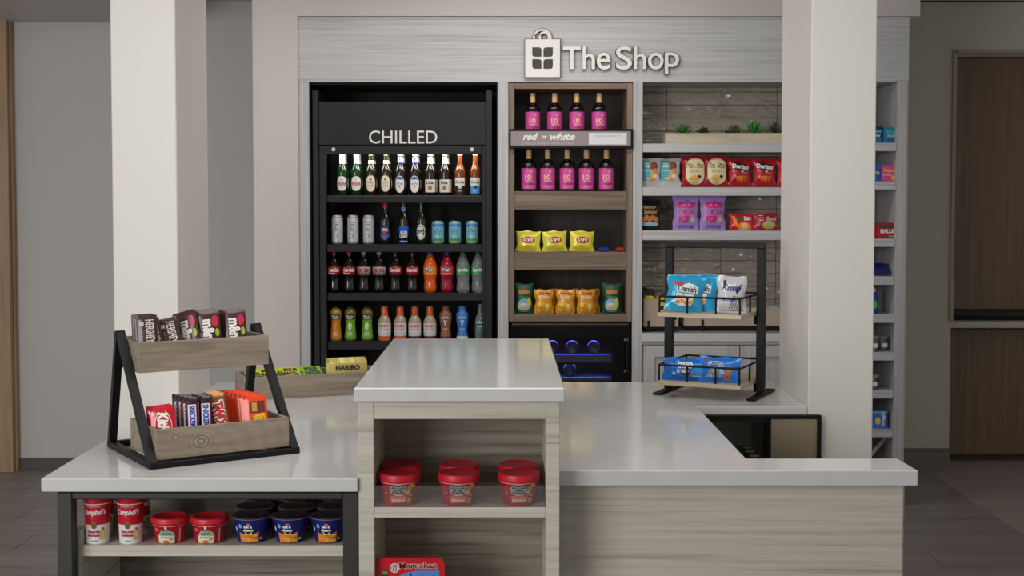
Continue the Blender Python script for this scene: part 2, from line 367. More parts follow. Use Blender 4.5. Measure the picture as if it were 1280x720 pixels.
struct(MB().box(NX0-.012, NX0+.012, YW-.012, YW+.1, PZ(402, YW), NZ1+.012, M_trim, .002).box(NX0, 5.2, YW-.012, YW+.02, NZ1-.004, NZ1+.014, M_trim, .002).build('trim_1'))
struct(MB().box(-4.4, -1.4, YW-.012, YW, 0, PZ(572, YW), M_base, .002).build('baseboard_left'))
bb = PZ(560, YW)
struct(MB().box(PX(1134, 300, YC)-.02, NX0, YW-.018, YW, 0, bb-.02, M_base2, .002).box(PX(1134, 300, YC)-.02, NX0, YW-.012, YW, bb-.02, bb, M_base2, .004).build('baseboard_right'))
struct(MB().box(2.2, 5.2, YW-.03, YW, PZ(3, YW), CZ, mat('dark ceiling shadow strip', (62, 56, 54), .7)).build('shadow_strip'))  # dark strip put in as the shadow along the ceiling edge
# shop wall with bulkhead above the cabinets
WX0, WX1 = PX(318, 250, YC), PX(1134, 250, YC)
HX0, HZ1 = PX(374, 250, YC), PZ(23.5, YC)
struct(MB().box(WX0, HX0, YC-.02, YW, 0, CZ, M_paint).box(HX0, WX1+.05, YC-.02, YW, HZ1+.012, CZ, M_paint).build('wall_shop'))
# oak casing at far left
c = thing('door_casing', 'light oak door casing standing at the left edge against the grey wall', 'door frame', (PX(0, 300, YW)-.08, YW-.001, 0))
x1 = PX(12, 300, YW-.09)-c.location.x
MB().box(-.12, x1, -.09, 0, 0, PZ(25, YW)-.0, W_casing, .003).build('casing_board', c)
MB().box(x1, x1+.012, -.05, 0, 0, PZ(27, YW), W_casing, .002).build('edge_strip', c)
# pillars
for nm, xa, xb, lb in (('l', -1.4722, -1.2290, 'off-white square pillar rising through the left worktop behind the candy rack'), ('r', 1.1500, 1.3955, 'off-white square pillar at right between the snack shelves and the narrow cubbies')):
    p = MB().box(xa, xb, 4.966, 5.49, 0, CZ, M_pillar, .004).build('pillar'); tag(p, lb, 'pillar')

# ---- alcove cabinets on the right
YA = 8.42
ca = thing('base_cabinet', 'brown oak base cabinet with a pale worktop in the right alcove', 'cabinet', (NX0, YA, 0))
lx = NX0
MB().box(.0, 2.0, .02, .6-.38, .1, PZ(410, YA)-.0, W_door).build('body', ca)
MB().box(.0, .035, 0, .02, .10, PZ(411, YA), W_door, .002).build('filler_panel', ca)
MB().box(.04, .66, -.0, .02, PZ(568, YA), PZ(412, YA), W_door, .002).build('door', ca)
MB().box(.665, 1.3, -.0, .02, PZ(568, YA), PZ(412, YA), W_door, .002).build('door', ca)
MB().box(0, 2.0, .05, .07, 0, PZ(569, YA), mat('dark toe kick', (70, 52, 42), .6)).build('toe_kick', ca)
MB().box(-.0, 2.0, -.2, .2, PZ(410, YA-.2), PZ(402, YA-.2), mat('pale solid surface', (176, 172, 160), .4), .003).build('worktop', ca)
cu = thing('wall_cabinet', 'tall brown oak upper cabinet in the right alcove', 'cabinet', (NX0+.012, YA, PZ(386.5, YA)))
zt = NZ1-.01-PZ(386.5, YA)
MB().box(0, 1.9, .02, .2, 0, zt, W_door).build('body', cu)
MB().box(0, .6, 0, .02, .0, zt, W_door, .002).build('door', cu)
MB().box(.604, 1.2, 0, .02, .0, zt, W_door, .002).build('door', cu)
MB().box(0, 1.9, -.01, 0, -.012, .0, M_blk).build('light_rail', cu)
tr = MB().box(0, .9, 0, .16, 0, .012, M_blk, .003).box(.0, .9, 0, .006, .012, .022, M_blk).build('tray', None, (NX0+.07, YA-.1, PZ(402, YA-.2)))
tag(tr, 'flat black tray on the pale worktop of the right alcove', 'tray')

# ================================================================== wall cabinetry
# cut heights
HZ0 = PZ(102.5, YC)
D = .62                                          # depth of the recesses
xL0, xL1 = PX(374, 250, YC), PX(387, 250, YC)    # left stile
xc0, xc1 = xL1, PX(622, 250, YC)                 # cooler opening
xs0, xs1 = xc1, PX(635.5, 250, YC)               # stile
xw0, xw1 = xs1, PX(791, 250, YC)                 # wine unit
xt0, xt1 = xw1, PX(803, 250, YC)                 # stile
xb0, xb1 = xt1, PX(1052, 250, YC)                # snack bay
xr0, xr1 = PX(1120, 250, YC), PX(1132.5, 250, YC)
su = thing('cabinet_surround', 'grey-washed wood surround with header panel framing the shop wall', 'cabinet', (0, YC, 0))
def part(root, name, x0, x1, y0, y1, z0, z1, m, bev=.0015, parent=None):
    l = root.location; return MB().box(x0-l.x, x1-l.x, y0-l.y, y1-l.y, z0-l.z, z1-l.z, m, bev).build(name, parent or root)
part(su, 'header_panel', HX0, WX1, YC, YC+.03, HZ0, HZ1, W_header)
part(su, 'cornice_strip', HX0, WX1, YC-.006, YC, HZ1-.003, HZ1+.011, W_header)
for a, b in ((xL0, xL1), (xs0, xs1), (xt0, xt1), (xr0, xr1)): part(su, 'stile', a, b, YC, YC+D, 0, HZ0-.001, W_stile)
part(su, 'divider', xb1, xb1+.02, YC, YC+D, 0, HZ0-.001, W_stile)
part(su, 'end_panel', xr1+.0005, xr1+.008, YC+.004, YW-.03, 0, HZ1, W_stile)
part(su, 'top_board', HX0, WX1-.01, YC+.031, YC+D, HZ0, HZ0+.02, W_stile)
part(su, 'back_panel', HX0, xw1, YC+D, YC+D+.02, 0, HZ0, M_blkin)
# ---- the sign
sg = thing('shop_sign', 'raised white bag emblem and letters reading The Shop on the wood header', 'sign', (PX(752, 70, YC-.03), YC-.03, PZ(86.6, YC-.03)))
YS = YC-.03
def signpt(px, py): return PX(px, py, YS)-sg.location.x, PZ(py, YS)-sg.location.z
def extr(vs, fs, y0, y1, mf, ms, rootname, parent):
    b = MB(); n = len(vs); k0 = b.mi(mf)
    b.add([(x, y0, z) for x, z in vs], fs, mf); 
    cnt = {}
    for f in fs:
        for i in range(len(f)):
            e = (f[i], f[(i+1) % len(f)]); cnt[tuple(sorted(e))] = cnt.get(tuple(sorted(e)), 0)+1
    ed = [(f[i], f[(i+1) % len(f)]) for f in fs for i in range(len(f)) if cnt[tuple(sorted((f[i], f[(i+1) % len(f)])))] == 1]
    b.add([(x, y0, z) for x, z in vs]+[(x, y1, z) for x, z in vs], [(i, j, j+n, i+n) for i, j in ed], ms)
    b.recalc = False; return b.build(rootname, parent)
for ch, x0, x1, yt, yb in (('T', 703.5, 726, 58, 86.4), ('h', 728.2, 743.6, 58, 86.4), ('e', 745.9, 763, 65.4, 86.9), ('S', 770, 789.8, 57.8, 86.9), ('h', 792.2, 807.6, 58, 86.4), ('o', 810, 829.4, 65.4, 86.9), ('p', 831, 848.8, 65.4, 92.4)):
    a = signpt(x0, yt); c2 = signpt(x1, yb); vs, fs, _ = glyphs(ch, .009, 0, 10)
    V = [(a[0]+(c2[0]-a[0])*x, c2[1]+(a[1]-c2[1])*y) for x, y in vs]
    extr(V, fs, 0, .022, M_letter, M_lside, 'letter', sg)
    cxm = (a[0]+c2[0])/2; czm = (a[1]+c2[1])/2; vb, fb, _ = glyphs(ch, .020, 0, 10); e = .0030
    V2 = [(a[0]-e+(c2[0]-a[0]+2*e)*x, c2[1]-e+(a[1]-c2[1]+2*e)*y) for x, y in vb]
    extr(V2, fb, .004, .024, M_lside, M_lside, 'letter_backer', sg)
a = signpt(656.5, 49); b_ = signpt(700, 96.5)
MB().box(a[0]-.003, b_[0]+.003, .003, .025, b_[1]-.003, a[1]+.003, M_lside).box(a[0], b_[0], 0, .004, b_[1], a[1], M_letter, .001).build('bag_panel', sg)
q = MB()
for (qx0, qx1, qy0, qy1, cr) in ((665.3, 676.8, 59.2, 71, 'b'), (679.3, 691, 59.2, 71, 'c'), (665.3, 676.8, 74, 86, 'd'), (679.3, 691, 74, 86, 'e')):
    p0 = signpt(qx0, qy1); p1 = signpt(qx1, qy0); r = .014; pts = []
    cs = {'b': ((1, 1), (-1, -1)), 'c': ((-1, 1), (1, -1)), 'd': ((1, 1), (-1, -1)), 'e': ((-1, 1), (1, -1))}[cr]
    if cr == 'b': cs = ((1, 1), (-1, -1))
    for sx, sz in ((-1, -1), (1, -1), (1, 1), (-1, 1)):
        X = p1[0] if sx > 0 else p0[0]; Z = p1[1] if sz > 0 else p0[1]
        if (sx, sz) in cs:
            ang0 = {(-1, -1): 180, (1, -1): 270, (1, 1): 0, (-1, 1): 90}[(sx, sz)]
            for t in range(0, 91, 15):
                an = math.radians(ang0+t); pts.append((X-sx*r+r*math.cos(an), Z-sz*r+r*math.sin(an)))
        else: pts.append((X, Z))
    n = len(pts); q.add([(x, -.0015, z) for x, z in pts], [tuple(range(n))], M_lside)
q.build('emblem', sg)
def arch(cx_, hw, yt_, off, rr, y):
    p0 = signpt(cx_, 49)[0]; zt_ = signpt(0, yt_)[1]; zb = signpt(0, 49)[1]; h_ = hw*(PX(1, 50, YS)-PX(0, 50, YS)); pts = []
    pts.append((p0-h_, y, zb)); zc = zt_-h_
    for t in range(0, 181, 15): pts.append((p0-h_*math.cos(math.radians(t)), y, zc+h_*math.sin(math.radians(t))))
    pts.append((p0+h_, y, zb)); return pts
for cx_, hw, yt_, y in ((678, 10.5, 37.0, .009), (680.4, 5.6, 40.5, .004)):
    MB().tube(arch(cx_, hw, yt_, 0, 0, y), .0070, M_letter, 10).build('bag_handle', sg)
    MB().tube(arch(cx_, hw, yt_, 0, 0, y+.007), .0100, M_lside, 10).build('handle_backer', sg)

# ================================================================== open drinks cooler
YK = YC+.035
co_ = thing('drinks_cooler', 'tall black open-front cooler lettered CHILLED holding rows of drinks', 'cooler', ((xc0+xc1)/2, YK, 0))
kx = lambda px, Y=YK: PX(px, 250, Y)
part(co_, 'side_panel', kx(391), kx(398.5), YK, YK+.55, 0, PZ(113, YK), M_blk2)
part(co_, 'side_panel', kx(607.5), kx(615), YK, YK+.55, 0, PZ(113, YK), M_blk2)
part(co_, 'rear_panel', xc0+.003, xc1-.003, YK+.50, YK+.52, 0, HZ0-.01, mat('black ribbed liner', (12, 12, 12), .6, bump=(40, .2)))
part(co_, 'recess_top', xc0+.003, xc1-.003, YK+.0, YK+.5, HZ0-.012, HZ0-.004, M_blkin)
part(co_, 'recess_side', xc0+.002, xc0+.006, YC+.004, YK+.5, 0, HZ0-.014, M_blkin)
part(co_, 'recess_side', xc1-.006, xc1-.002, YC+.004, YK+.5, 0, HZ0-.014, M_blkin)
hd = part(co_, 'header_panel', kx(399), kx(607), YK+.006, YK+.03, PZ(181, YK), PZ(127, YK), M_blk2)
lt = label_mb(); l = co_.location
d_text(lt, lambda u, v, o: (u-l.x, YK+.006-o-l.y, v-l.z), 'CHILLED', PX(461, 170, YK), PZ(179.5, YK), PX(546.5, 170, YK), PZ(163, YK), M_white, .001, .004)
lt.build('lettering', hd)
part(co_, 'top_rail', kx(406), kx(602), YK+.012, YK+.05, PZ(192.5, YK), PZ(182, YK), M_blk2)
for px in (417, 590): MB().lathe([(.0001, 0), (.009, 0), (.011, .003), (.011, .006)], M_screw, 14).xf(Matrix.Rotation(math.pi/2, 4, 'X')).build('screw', co_, (kx(px)-l.x, .0125, PZ(186.7, YK)-l.z))
part(co_, 'frame_post', kx(399), kx(407), YK+.012, YK+.05, 0, PZ(182, YK), M_blk2)
part(co_, 'frame_post', kx(603), kx(607), YK+.012, YK+.05, 0, PZ(182, YK), M_blk2)
part(co_, 'light_strip', kx(412), kx(598), YK+.055, YK+.075, PZ(191, YK), PZ(189.5, YK), M_led, 0)
rows = []
for py0, py1 in ((244.5, 253.5), (305.3, 315), (366.3, 376), (427, 437), (488, 498), (550, 560)):
    part(co_, 'shelf', kx(407.5), kx(602.5), YK+.03, YK+.49, PZ(py1, YK+.03), PZ(py0, YK+.03), M_blk2, .002)
    rows.append(PZ(py0, YK+.03)+.0005)
area('cooler_light', ((xc0+xc1)/2, YK+.055, PZ(192.8, YK)), ((xc0+xc1)/2, YK+.16, 1.3), .95, .02, 1.7, (1, .96, .88))

# ---------------------------------------------------------------- drink kinds
def smoothprof(p, n=3):
    out = []
    for i in range(len(p)-1):
        for k in range(n): 
            t = k/n; t = t*t*(3-2*t) if (p[i][0] != p[i+1][0]) else t
            out.append((p[i][0]+(p[i+1][0]-p[i][0])*t, p[i][1]+(p[i+1][1]-p[i][1])*k/n))
    out.append(p[-1]); return out
def longneck(R=.030, H=.229):
    return [(R*.85, 0), (R, .006), (R, .125), (R*.97, .136), (R*.72, .158), (R*.52, .172), (.0135, .190), (.0125, H-.016), (.0140, H-.014), (.0140, H-.007), (.0128, H-.006), (.0125, H)]
G_green = mat('green bottle glass', (14, 62, 22), .06, trans=.35, coat=.5)
G_dark = mat('dark brown bottle glass', (30, 20, 12), .06, coat=.6, trans=.1)
G_amber = mat('amber beer in clear glass', (132, 62, 14), .06, coat=.5, trans=.3)
G_clear = mat('clear bottle plastic', (205, 212, 210), .08, trans=.75, coat=.3)
G_cola = mat('dark cola in clear bottle', (16, 9, 7), .08, coat=.7)
def bottle(name, cat, prof, glass, capm, cap=None, labels=(), sub=True):
    def make():
        r = thing(name, '', cat)
        MB().lathe(smoothprof(prof, 2), glass, 24).build('bottle_body', r)
        if cap:
            c0, c1, cr = cap; MB().lathe([(cr, 0), (cr, (c1-c0)*.8), (cr*.88, c1-c0)], capm, 20, z=c0, wob=(lambda a, h: .03*math.sin(a*10)) if cr > .012 else None).build('cap', r)
        for nm, fn in labels:
            b = label_mb(); fn(b, cylf(prof)); b.build(nm, r)
        return r
    return Kind(make)
WH = pr((236, 234, 228)); RD = pr((190, 24, 40)); DK = pr((30, 28, 30)); BL = pr((40, 84, 190)); CR = pr((226, 212, 176)); GR = pr((60, 110, 70)); GO = pr((206, 160, 60)); NV = pr((24, 36, 92))
OR = pr((232, 110, 30)); MAG = pr((212, 76, 158)); PK2 = pr((238, 190, 196))
def foilneck(m, z0, z1): 
    def fn(b, f): d_rect(b, f, -f.R*math.pi, z0, f.R*math.pi, z1, m, .0008, 24, 3)
    return fn
def L_stella(b, f):
    d_ell(b, f, 0, .066, .029, .040, WH, .0006, 24, 3, p=.8)
    d_rect(b, f, -.024, .056, .024, .076, pr((190, 40, 50)), .0012, 6); d_text(b, f, 'STELLA', -.020, .067, .020, .074, WH, .0017, .02); d_text(b, f, 'ARTOIS', -.020, .058, .020, .065, WH, .0017, .02)
    d_text(b, f, '1366', -.008, .085, .008, .091, GO, .0012)
K_stella = bottle('beer_bottle', 'bottle', longneck(), G_green, WH, (.222, .231, .0142), [('neck_foil', foilneck(pr((232, 224, 206), .3), .176, .222)), ('label', L_stella)])
def L_lager(b, f):
    d_ell(b, f, 0, .066, .0275, .046, pr((170, 110, 90)), .0006, 24, 3, p=.85); d_ell(b, f, 0, .066, .0255, .044, pr((232, 224, 204)), .0010, 24, 3, p=.85)
    d_text(b, f, 'Yuengling', -.019, .066, .019, .077, DK, .0015, 0, .3); d_text(b, f, 'LAGER', -.018, .050, .018, .058, pr((150, 120, 90)), .0015, .01); d_ell(b, f, 0, .088, .007, .007, pr((150, 140, 110)), .0014)
K_lager = bottle('beer_bottle', 'bottle', longneck(), mat('dark brown green bottle glass', (34, 26, 12), .06, coat=.6, trans=.15), mat('green cap', (40, 90, 40), .4), (.218, .229, .0145), [('neck_label', foilneck(CR, .176, .194)), ('label', L_lager)])
def L_ultra(b, f):
    d_ell(b, f, 0, .062, .0265, .046, WH, .0006, 24, 3, p=.9); d_poly(b, f, [(-.021, .088), (-.012, .1), (0, .104), (.012, .1), (.021, .088)], BL, .0012)
    d_text(b, f, 'ULTRA', -.020, .060, .020, .069, NV, .0013, .01); d_rect(b, f, -.003, .044, .003, .056, RD, .0012, 1)
def L_ultran(b, f): foilneck(WH, .184, .212)(b, f); foilneck(BL, .177, .184)(b, f); d_rect(b, f, -.008, .192, .008, .21, RD, .0014, 2)
K_ultra = bottle('beer_bottle', 'bottle', longneck(), G_dark, WH, (.218, .229, .0145), [('neck_label', L_ultran), ('label', L_ultra)])
def L_lite(b, f):
    d_rect(b, f, -.034, .018, .034, .088, pr((226, 220, 204)), .0006, 14, 2); d_text(b, f, 'Lite', -.020, .062, .018, .082, NV, .0013, .03); d_ell(b, f, 0, .042, .012, .014, pr((190, 150, 96)), .0012); d_ell(b, f, 0, .042, .007, .009, pr((150, 100, 60)), .0016)
K_lite = bottle('beer_bottle', 'bottle', longneck(), G_dark, mat('gold cap', (214, 196, 150), .35), (.218, .229, .0145), [('neck_label', foilneck(pr((230, 226, 216)), .176, .212)), ('label', L_lite)])
def L_corA(lo):
    def fn(b, f):
        d_rect(b, f, -.030, .053, .030, .098, pr((224, 222, 216)), .0006, 12); d_text(b, f, 'Corona', -.024, .066, .024, .084, NV, .0013, .02)
        d_rect(b, f, -.030, .012, .030, .053, lo, .0006, 12); d_ell(b, f, 0, .046, .009, .009, NV if lo is not DK else CR, .0014); d_text(b, f, 'Extra' if lo is DK else 'Light', -.012, .022, .012, .032, WH, .0013)
    return fn
K_cor1 = bottle('beer_bottle', 'bottle', longneck(), G_amber, M_white, (.222, .229, .0138), [('label', L_corA(DK))])
K_cor2 = bottle('beer_bottle', 'bottle', longneck(), G_amber, M_white, (.222, .229, .0138), [('label', L_corA(pr((70, 150, 220))))])
def can(R, H, m, lab, top):
    def make():
        r = thing('drink_can', '', 'can'); prof = [(R*.75, 0), (R, .008), (R, H-.012), (R*.84, H-.003), (R*.84, H)]
        MB().lathe(prof, m, 26).build('can_body', r)
        MB().lathe([(R*.86, 0), (R*.86, .0025), (R*.8, .0025), (R*.78, .0005), (.001, .0005)], top, 24, z=H).build('can_lid', r)
        b = label_mb(); lab(b, cylf(prof)); b.build('label', r); return r
    return Kind(make)
M_alu = mat('brushed aluminium', (196, 196, 198), .35, .9); M_can = mat('silver white can', (200, 201, 204), .35, .3)
def L_nutrl(b, f):
    d_text(b, f, 'NÜTRL', -.012, .030, .010, .130, DK, .0013, 0, 0, 1); d_text(b, f, 'vodka seltzer', -.018, .012, .018, .018, pr((120, 120, 120)), .0012)
    foilneck(pr((176, 52, 56)), .1438, .1475)(b, f)
K_nutrl = can(.031, .156, M_can, L_nutrl, M_alu)
def L_teal(b, f):
    foilneck(pr((70, 140, 190)), .095, .110)(b, f)
    d_poly(b, f, [(-.03, .022), (-.02, .034), (-.008, .028), (.0, .034), (.01, .028), (.024, .038), (.033, .024), (.033, .006), (-.033, .006)], pr((70, 150, 60)), .0008, 3)
    d_rect(b, f, -.022, .006, .02, .016, pr((216, 206, 170)), .0013, 6)
    d_text(b, f, 'GOLDEN', -.020, .066, .020, .076, pr((50, 96, 130)), .0014, .01); d_text(b, f, 'ROAD', -.014, .052, .014, .062, pr((50, 96, 130)), .0014, .01); d_ell(b, f, 0, .084, .005, .006, RD, .0013)
K_teal = can(.0345, .124, mat('pale blue can', (126, 190, 208), .35, .2), L_teal, M_alu)
def L_samb(b, f):
    d_ell(b, f, 0, .062, .029, .042, pr((30, 44, 110)), .0006, 24, 3, p=.85); d_poly(b, f, [(-.026, .058), (-.02, .038), (0, .022), (.02, .038), (.026, .058), (.0, .042)], pr((60, 130, 190)), .0010)
    d_poly(b, f, [(-.014, .062), (0, .068), (.014, .062), (0, .042)], pr((190, 40, 60)), .0013, 1); d_text(b, f, 'SAMUEL', -.019, .080, .019, .088, WH, .0014, .03); d_text(b, f, 'ADAMS', -.019, .070, .019, .078, WH, .0014, .03)
K_samb = bottle('beer_bottle', 'bottle', longneck(), G_dark, RD, (.2, .236, .016), [('label', L_samb)])
def L_bud(b, f):
    d_rect(b, f, -.032, .004, .032, .100, pr((34, 92, 200)), .0006, 14); d_text(b, f, 'BUD', -.018, .054, .020, .072, WH, .0013, .05); d_text(b, f, 'LIGHT', -.024, .034, .024, .052, WH, .0013, .05); d_rect(b, f, -.022, .010, .022, .018, pr((150, 180, 230)), .0011, 6)
K_bud = bottle('beer_bottle', 'bottle', longneck(), G_dark, mat('blue cap', (30, 60, 150), .4), (.222, .231, .0142), [('neck_label', foilneck(pr((120, 150, 230)), .182, .202)), ('label', L_bud)])
def L_hein(b, f):
    d_ell(b, f, 0, .066, .028, .046, pr((30, 78, 40)), .0005, 24, 3); d_ell(b, f, 0, .066, .025, .042, WH, .0008, 24, 3); d_ell(b, f, 0, .066, .0205, .036, pr((26, 70, 36)), .0011, 24, 3)
    d_ell(b, f, 0, .048, .013, .014, WH, .0014); d_ell(b, f, 0, .085, .013, .011, WH, .0014); d_rect(b, f, -.027, .062, .027, .071, pr((26, 40, 30)), .0016, 8); d_text(b, f, 'Heineken', -.023, .063, .023, .070, WH, .0021, .02)
    d_poly(b, f, [(0.005*math.sin(2*math.pi*i/10)*(1 if i % 2 == 0 else .42), .086+.005*math.cos(2*math.pi*i/10)*(1 if i % 2 == 0 else .42)) for i in range(10)], RD, .0018, 1)
K_hein = bottle('beer_bottle', 'bottle', longneck(), mat('deep green bottle glass', (18, 44, 20), .06, coat=.6, trans=.2), mat('green cap', (40, 90, 40), .4), (.222, .231, .0142), [('label', L_hein)])
cokep = [(.026, 0), (.033, .010), (.0335, .030), (.0300, .070), (.0335, .095), (.0365, .100), (.0365, .140), (.034, .150), (.026, .175), (.014, .200), (.0125, .215)]
sodap = [(.028, 0), (.035, .010), (.0355, .035), (.0325, .065), (.036, .095), (.0365, .100), (.0365, .140), (.0355, .155), (.029, .178), (.015, .204), (.0125, .215)]
def L_coke(bg, fg, sw, word='Coca-Cola', bot='ORIGINAL TASTE'):
    def fn(b, f):
        d_rect(b, f, -f.R*math.pi, .0985, f.R*math.pi, .1415, bg, .0007, 28)
        d_text(b, f, word, -.029, .115, .031, .136, fg, .0016, .06, .3)
        d_poly(b, f, [(-.032, .116), (-.022, .109), (-.006, .1075), (.012, .110), (.004, .104), (-.014, .101), (-.028, .105)], sw, .0012)
    return fn
def mk_soda(prof, glass, capm, lab): return bottle('soda_bottle', 'bottle', prof, glass, capm, (.209, .229, .0145), [('label', lab)])
K_ck1 = mk_soda(cokep, G_cola, mat('red cap', (176, 30, 42), .4), L_coke(pr((176, 22, 40)), WH, WH))
K_ck2 = mk_soda(cokep, G_cola, mat('silver cap', (180, 180, 182), .35), L_coke(pr((188, 186, 190), .35), RD, RD, 'Diet Coke'))
K_ck3 = mk_soda(cokep, G_cola, mat('black cap', (28, 26, 26), .4), L_coke(pr((206, 24, 40)), WH, DK))
def L_fanta(bg):
    def fn(b, f):
        d_rect(b, f, -f.R*math.pi, .0985, f.R*math.pi, .1415, bg, .0007, 28); d_ell(b, f, 0, .124, .022, .009, BL, .0012); d_ell(b, f, .002, .118, .012, .006, pr((60, 80, 200)), .0013)
        d_text(b, f, 'Fanta', -.022, .117, .022, .135, WH, .0019, .06, .15); d_rect(b, f, -.03, .1, .03, .107, pr((250, 190, 50)), .0012, 8)
    return fn
K_f1 = mk_soda(sodap, mat('orange soda in bottle', (226, 92, 20), .1, coat=.6), mat('blue screw cap', (40, 60, 196), .4), L_fanta(pr((240, 150, 24))))
K_f2 = mk_soda(sodap, mat('berry red soda in bottle', (150, 18, 44), .1, coat=.6), mat('blue screw cap', (40, 60, 196), .4), L_fanta(pr((222, 66, 66))))
def L_spr(b, f):
    d_rect(b, f, -f.R*math.pi, .0985, f.R*math.pi, .1415, pr((46, 156, 92)), .0007, 28); d_text(b, f, 'Sprite', -.034, .110, .034, .138, WH, .0014, .03, .15); d_rect(b, f, -.03, .1005, .004, .1065, pr((150, 196, 60)), .0012, 6)
K_spr = mk_soda(sodap, G_clear, mat('green screw cap', (36, 120, 66), .4), L_spr)
juip = [(.027, 0), (.0325, .008), (.0325, .020), (.026, .085), (.0255, .100), (.031, .135), (.0335, .152), (.032, .165), (.022, .178), (.019, .183)]
def L_jui(bg, fr, lo):
    def fn(b, f):
        d_rect(b, f, -f.R*math.pi, .012, f.R*math.pi, .118, bg, .0006, 24, 6); d_rect(b, f, -.026, .118, .026, .146, DK, .0008, 10, 3)
        d_text(b, f, 'Minute', -.020, .132, .020, .143, WH, .0015, .03); d_text(b, f, 'Maid', -.016, .121, .016, .131, WH, .0015, .03)
        d_ell(b, f, 0, .082, .014, .020, fr, .0013); d_ell(b, f, .004, .073, .010, .006, pr((90, 60, 30)), .0012); d_text(b, f, '100%', -.014, .040, .014, .050, lo, .0013, .01); d_text(b, f, 'JUICE', -.016, .026, .016, .036, lo, .0013, .01)
    return fn
K_j1 = bottle('juice_bottle', 'bottle', juip, mat('orange juice in bottle', (170, 140, 40), .1, coat=.5), mat('black screw cap', (24, 24, 26), .4), (.178, .192, .0205), [('label', L_jui(pr((206, 128, 40)), pr((232, 140, 30)), WH))])
K_j2 = bottle('juice_bottle', 'bottle', juip, mat('apple juice in bottle', (120, 110, 40), .1, coat=.5), mat('black screw cap', (24, 24, 26), .4), (.178, .192, .0205), [('label', L_jui(pr((112, 176, 50)), pr((220, 226, 190)), WH))])
dunp = [(.030, 0), (.0350, .006), (.0345, .018), (.0335, .024), (.0350, .030), (.0350, .098), (.0340, .112), (.026, .128), (.021, .136), (.0195, .142)]
def L_dun(b, f):
    d_rect(b, f, -f.R*math.pi, .028, f.R*math.pi, .098, pr((226, 224, 228)), .0006, 26); d_text(b, f, "DUNKIN'", -.029, .076, .029, .092, OR, .0014, .05); d_text(b, f, 'ICED COFFEE', -.026, .062, .026, .068, pr((200, 50, 110)), .0014, .02); d_rect(b, f, -.026, .036, .03, .046, pr((200, 214, 226)), .0011, 6)
def mk_dun(capm, basem):
    def band(b, f): d_rect(b, f, -f.R*math.pi, .001, f.R*math.pi, .027, basem, .0006, 26, 3)
    return bottle('coffee_bottle', 'bottle', dunp, mat('milky coffee in bottle', (178, 164, 140), .2, coat=.5), capm, (.138, .19, .0205), [('label', L_dun), ('base_band', band)])
K_d1 = mk_dun(mat('orange shrink cap', (228, 92, 30), .3, coat=.5), pr((226, 92, 26))); K_d2 = mk_dun(mat('copper shrink cap', (204, 96, 36), .28, .3, coat=.5), pr((86, 40, 40)))
milp = [(.030, 0), (.0335, .006), (.0300, .030), (.0265, .055), (.0270, .075), (.0330, .110), (.0345, .135), (.0335, .150), (.024, .162), (.021, .166)]
def L_mil(base, lo):
    def fn(b, f):
        d_rect(b, f, -f.R*math.pi, .003, f.R*math.pi, .026, base, .0006, 24, 3); d_text(b, f, 'fairlife', -.022, .124, .022, .137, WH, .0014, .02)
        d_poly(b, f, [(-.012, .118), (0, .111), (.012, .118), (.005, .104), (.003, .086), (-.003, .086), (-.005, .104)], WH, .0013, 1); d_text(b, f, '2% MILK', -.018, .062, .018, .070, lo, .0013, .01)
    return fn
K_m1 = bottle('milk_bottle', 'bottle', milp, mat('brown milk bottle sleeve', (150, 98, 70), .35), mat('brown cap', (140, 84, 60), .4), (.162, .192, .021), [('label', L_mil(pr((96, 40, 44)), WH))])
K_m2 = bottle('milk_bottle', 'bottle', milp, mat('blue milk bottle sleeve', (62, 130, 214), .35), mat('blue milk cap', (60, 124, 208), .4), (.162, .192, .021), [('label', L_mil(pr((226, 228, 232)), WH))])
watp = [(.026, 0), (.0310, .006), (.0310, .105), (.028, .125), (.016, .155), (.0125, .19)]
def L_wat(b, f):
    d_rect(b, f, -.026, .004, .03, .108, pr((28, 34, 40)), .0006, 12); d_rect(b, f, -.026, .096, .03, .108, pr((150, 200, 224)), .001, 6); d_text(b, f, 'PURE', -.018, .076, .020, .088, WH, .0013, .02); d_text(b, f, 'LEAF', -.018, .056, .020, .068, pr((90, 170, 220)), .0013, .02)
    d_ell(b, f, 0, .034, .016, .016, pr((60, 130, 60)), .0012)
K_wat = bottle('water_bottle', 'bottle', watp, G_clear, mat('grey cap', (110, 112, 114), .4), (.186, .204, .0145), [('label', L_wat)])

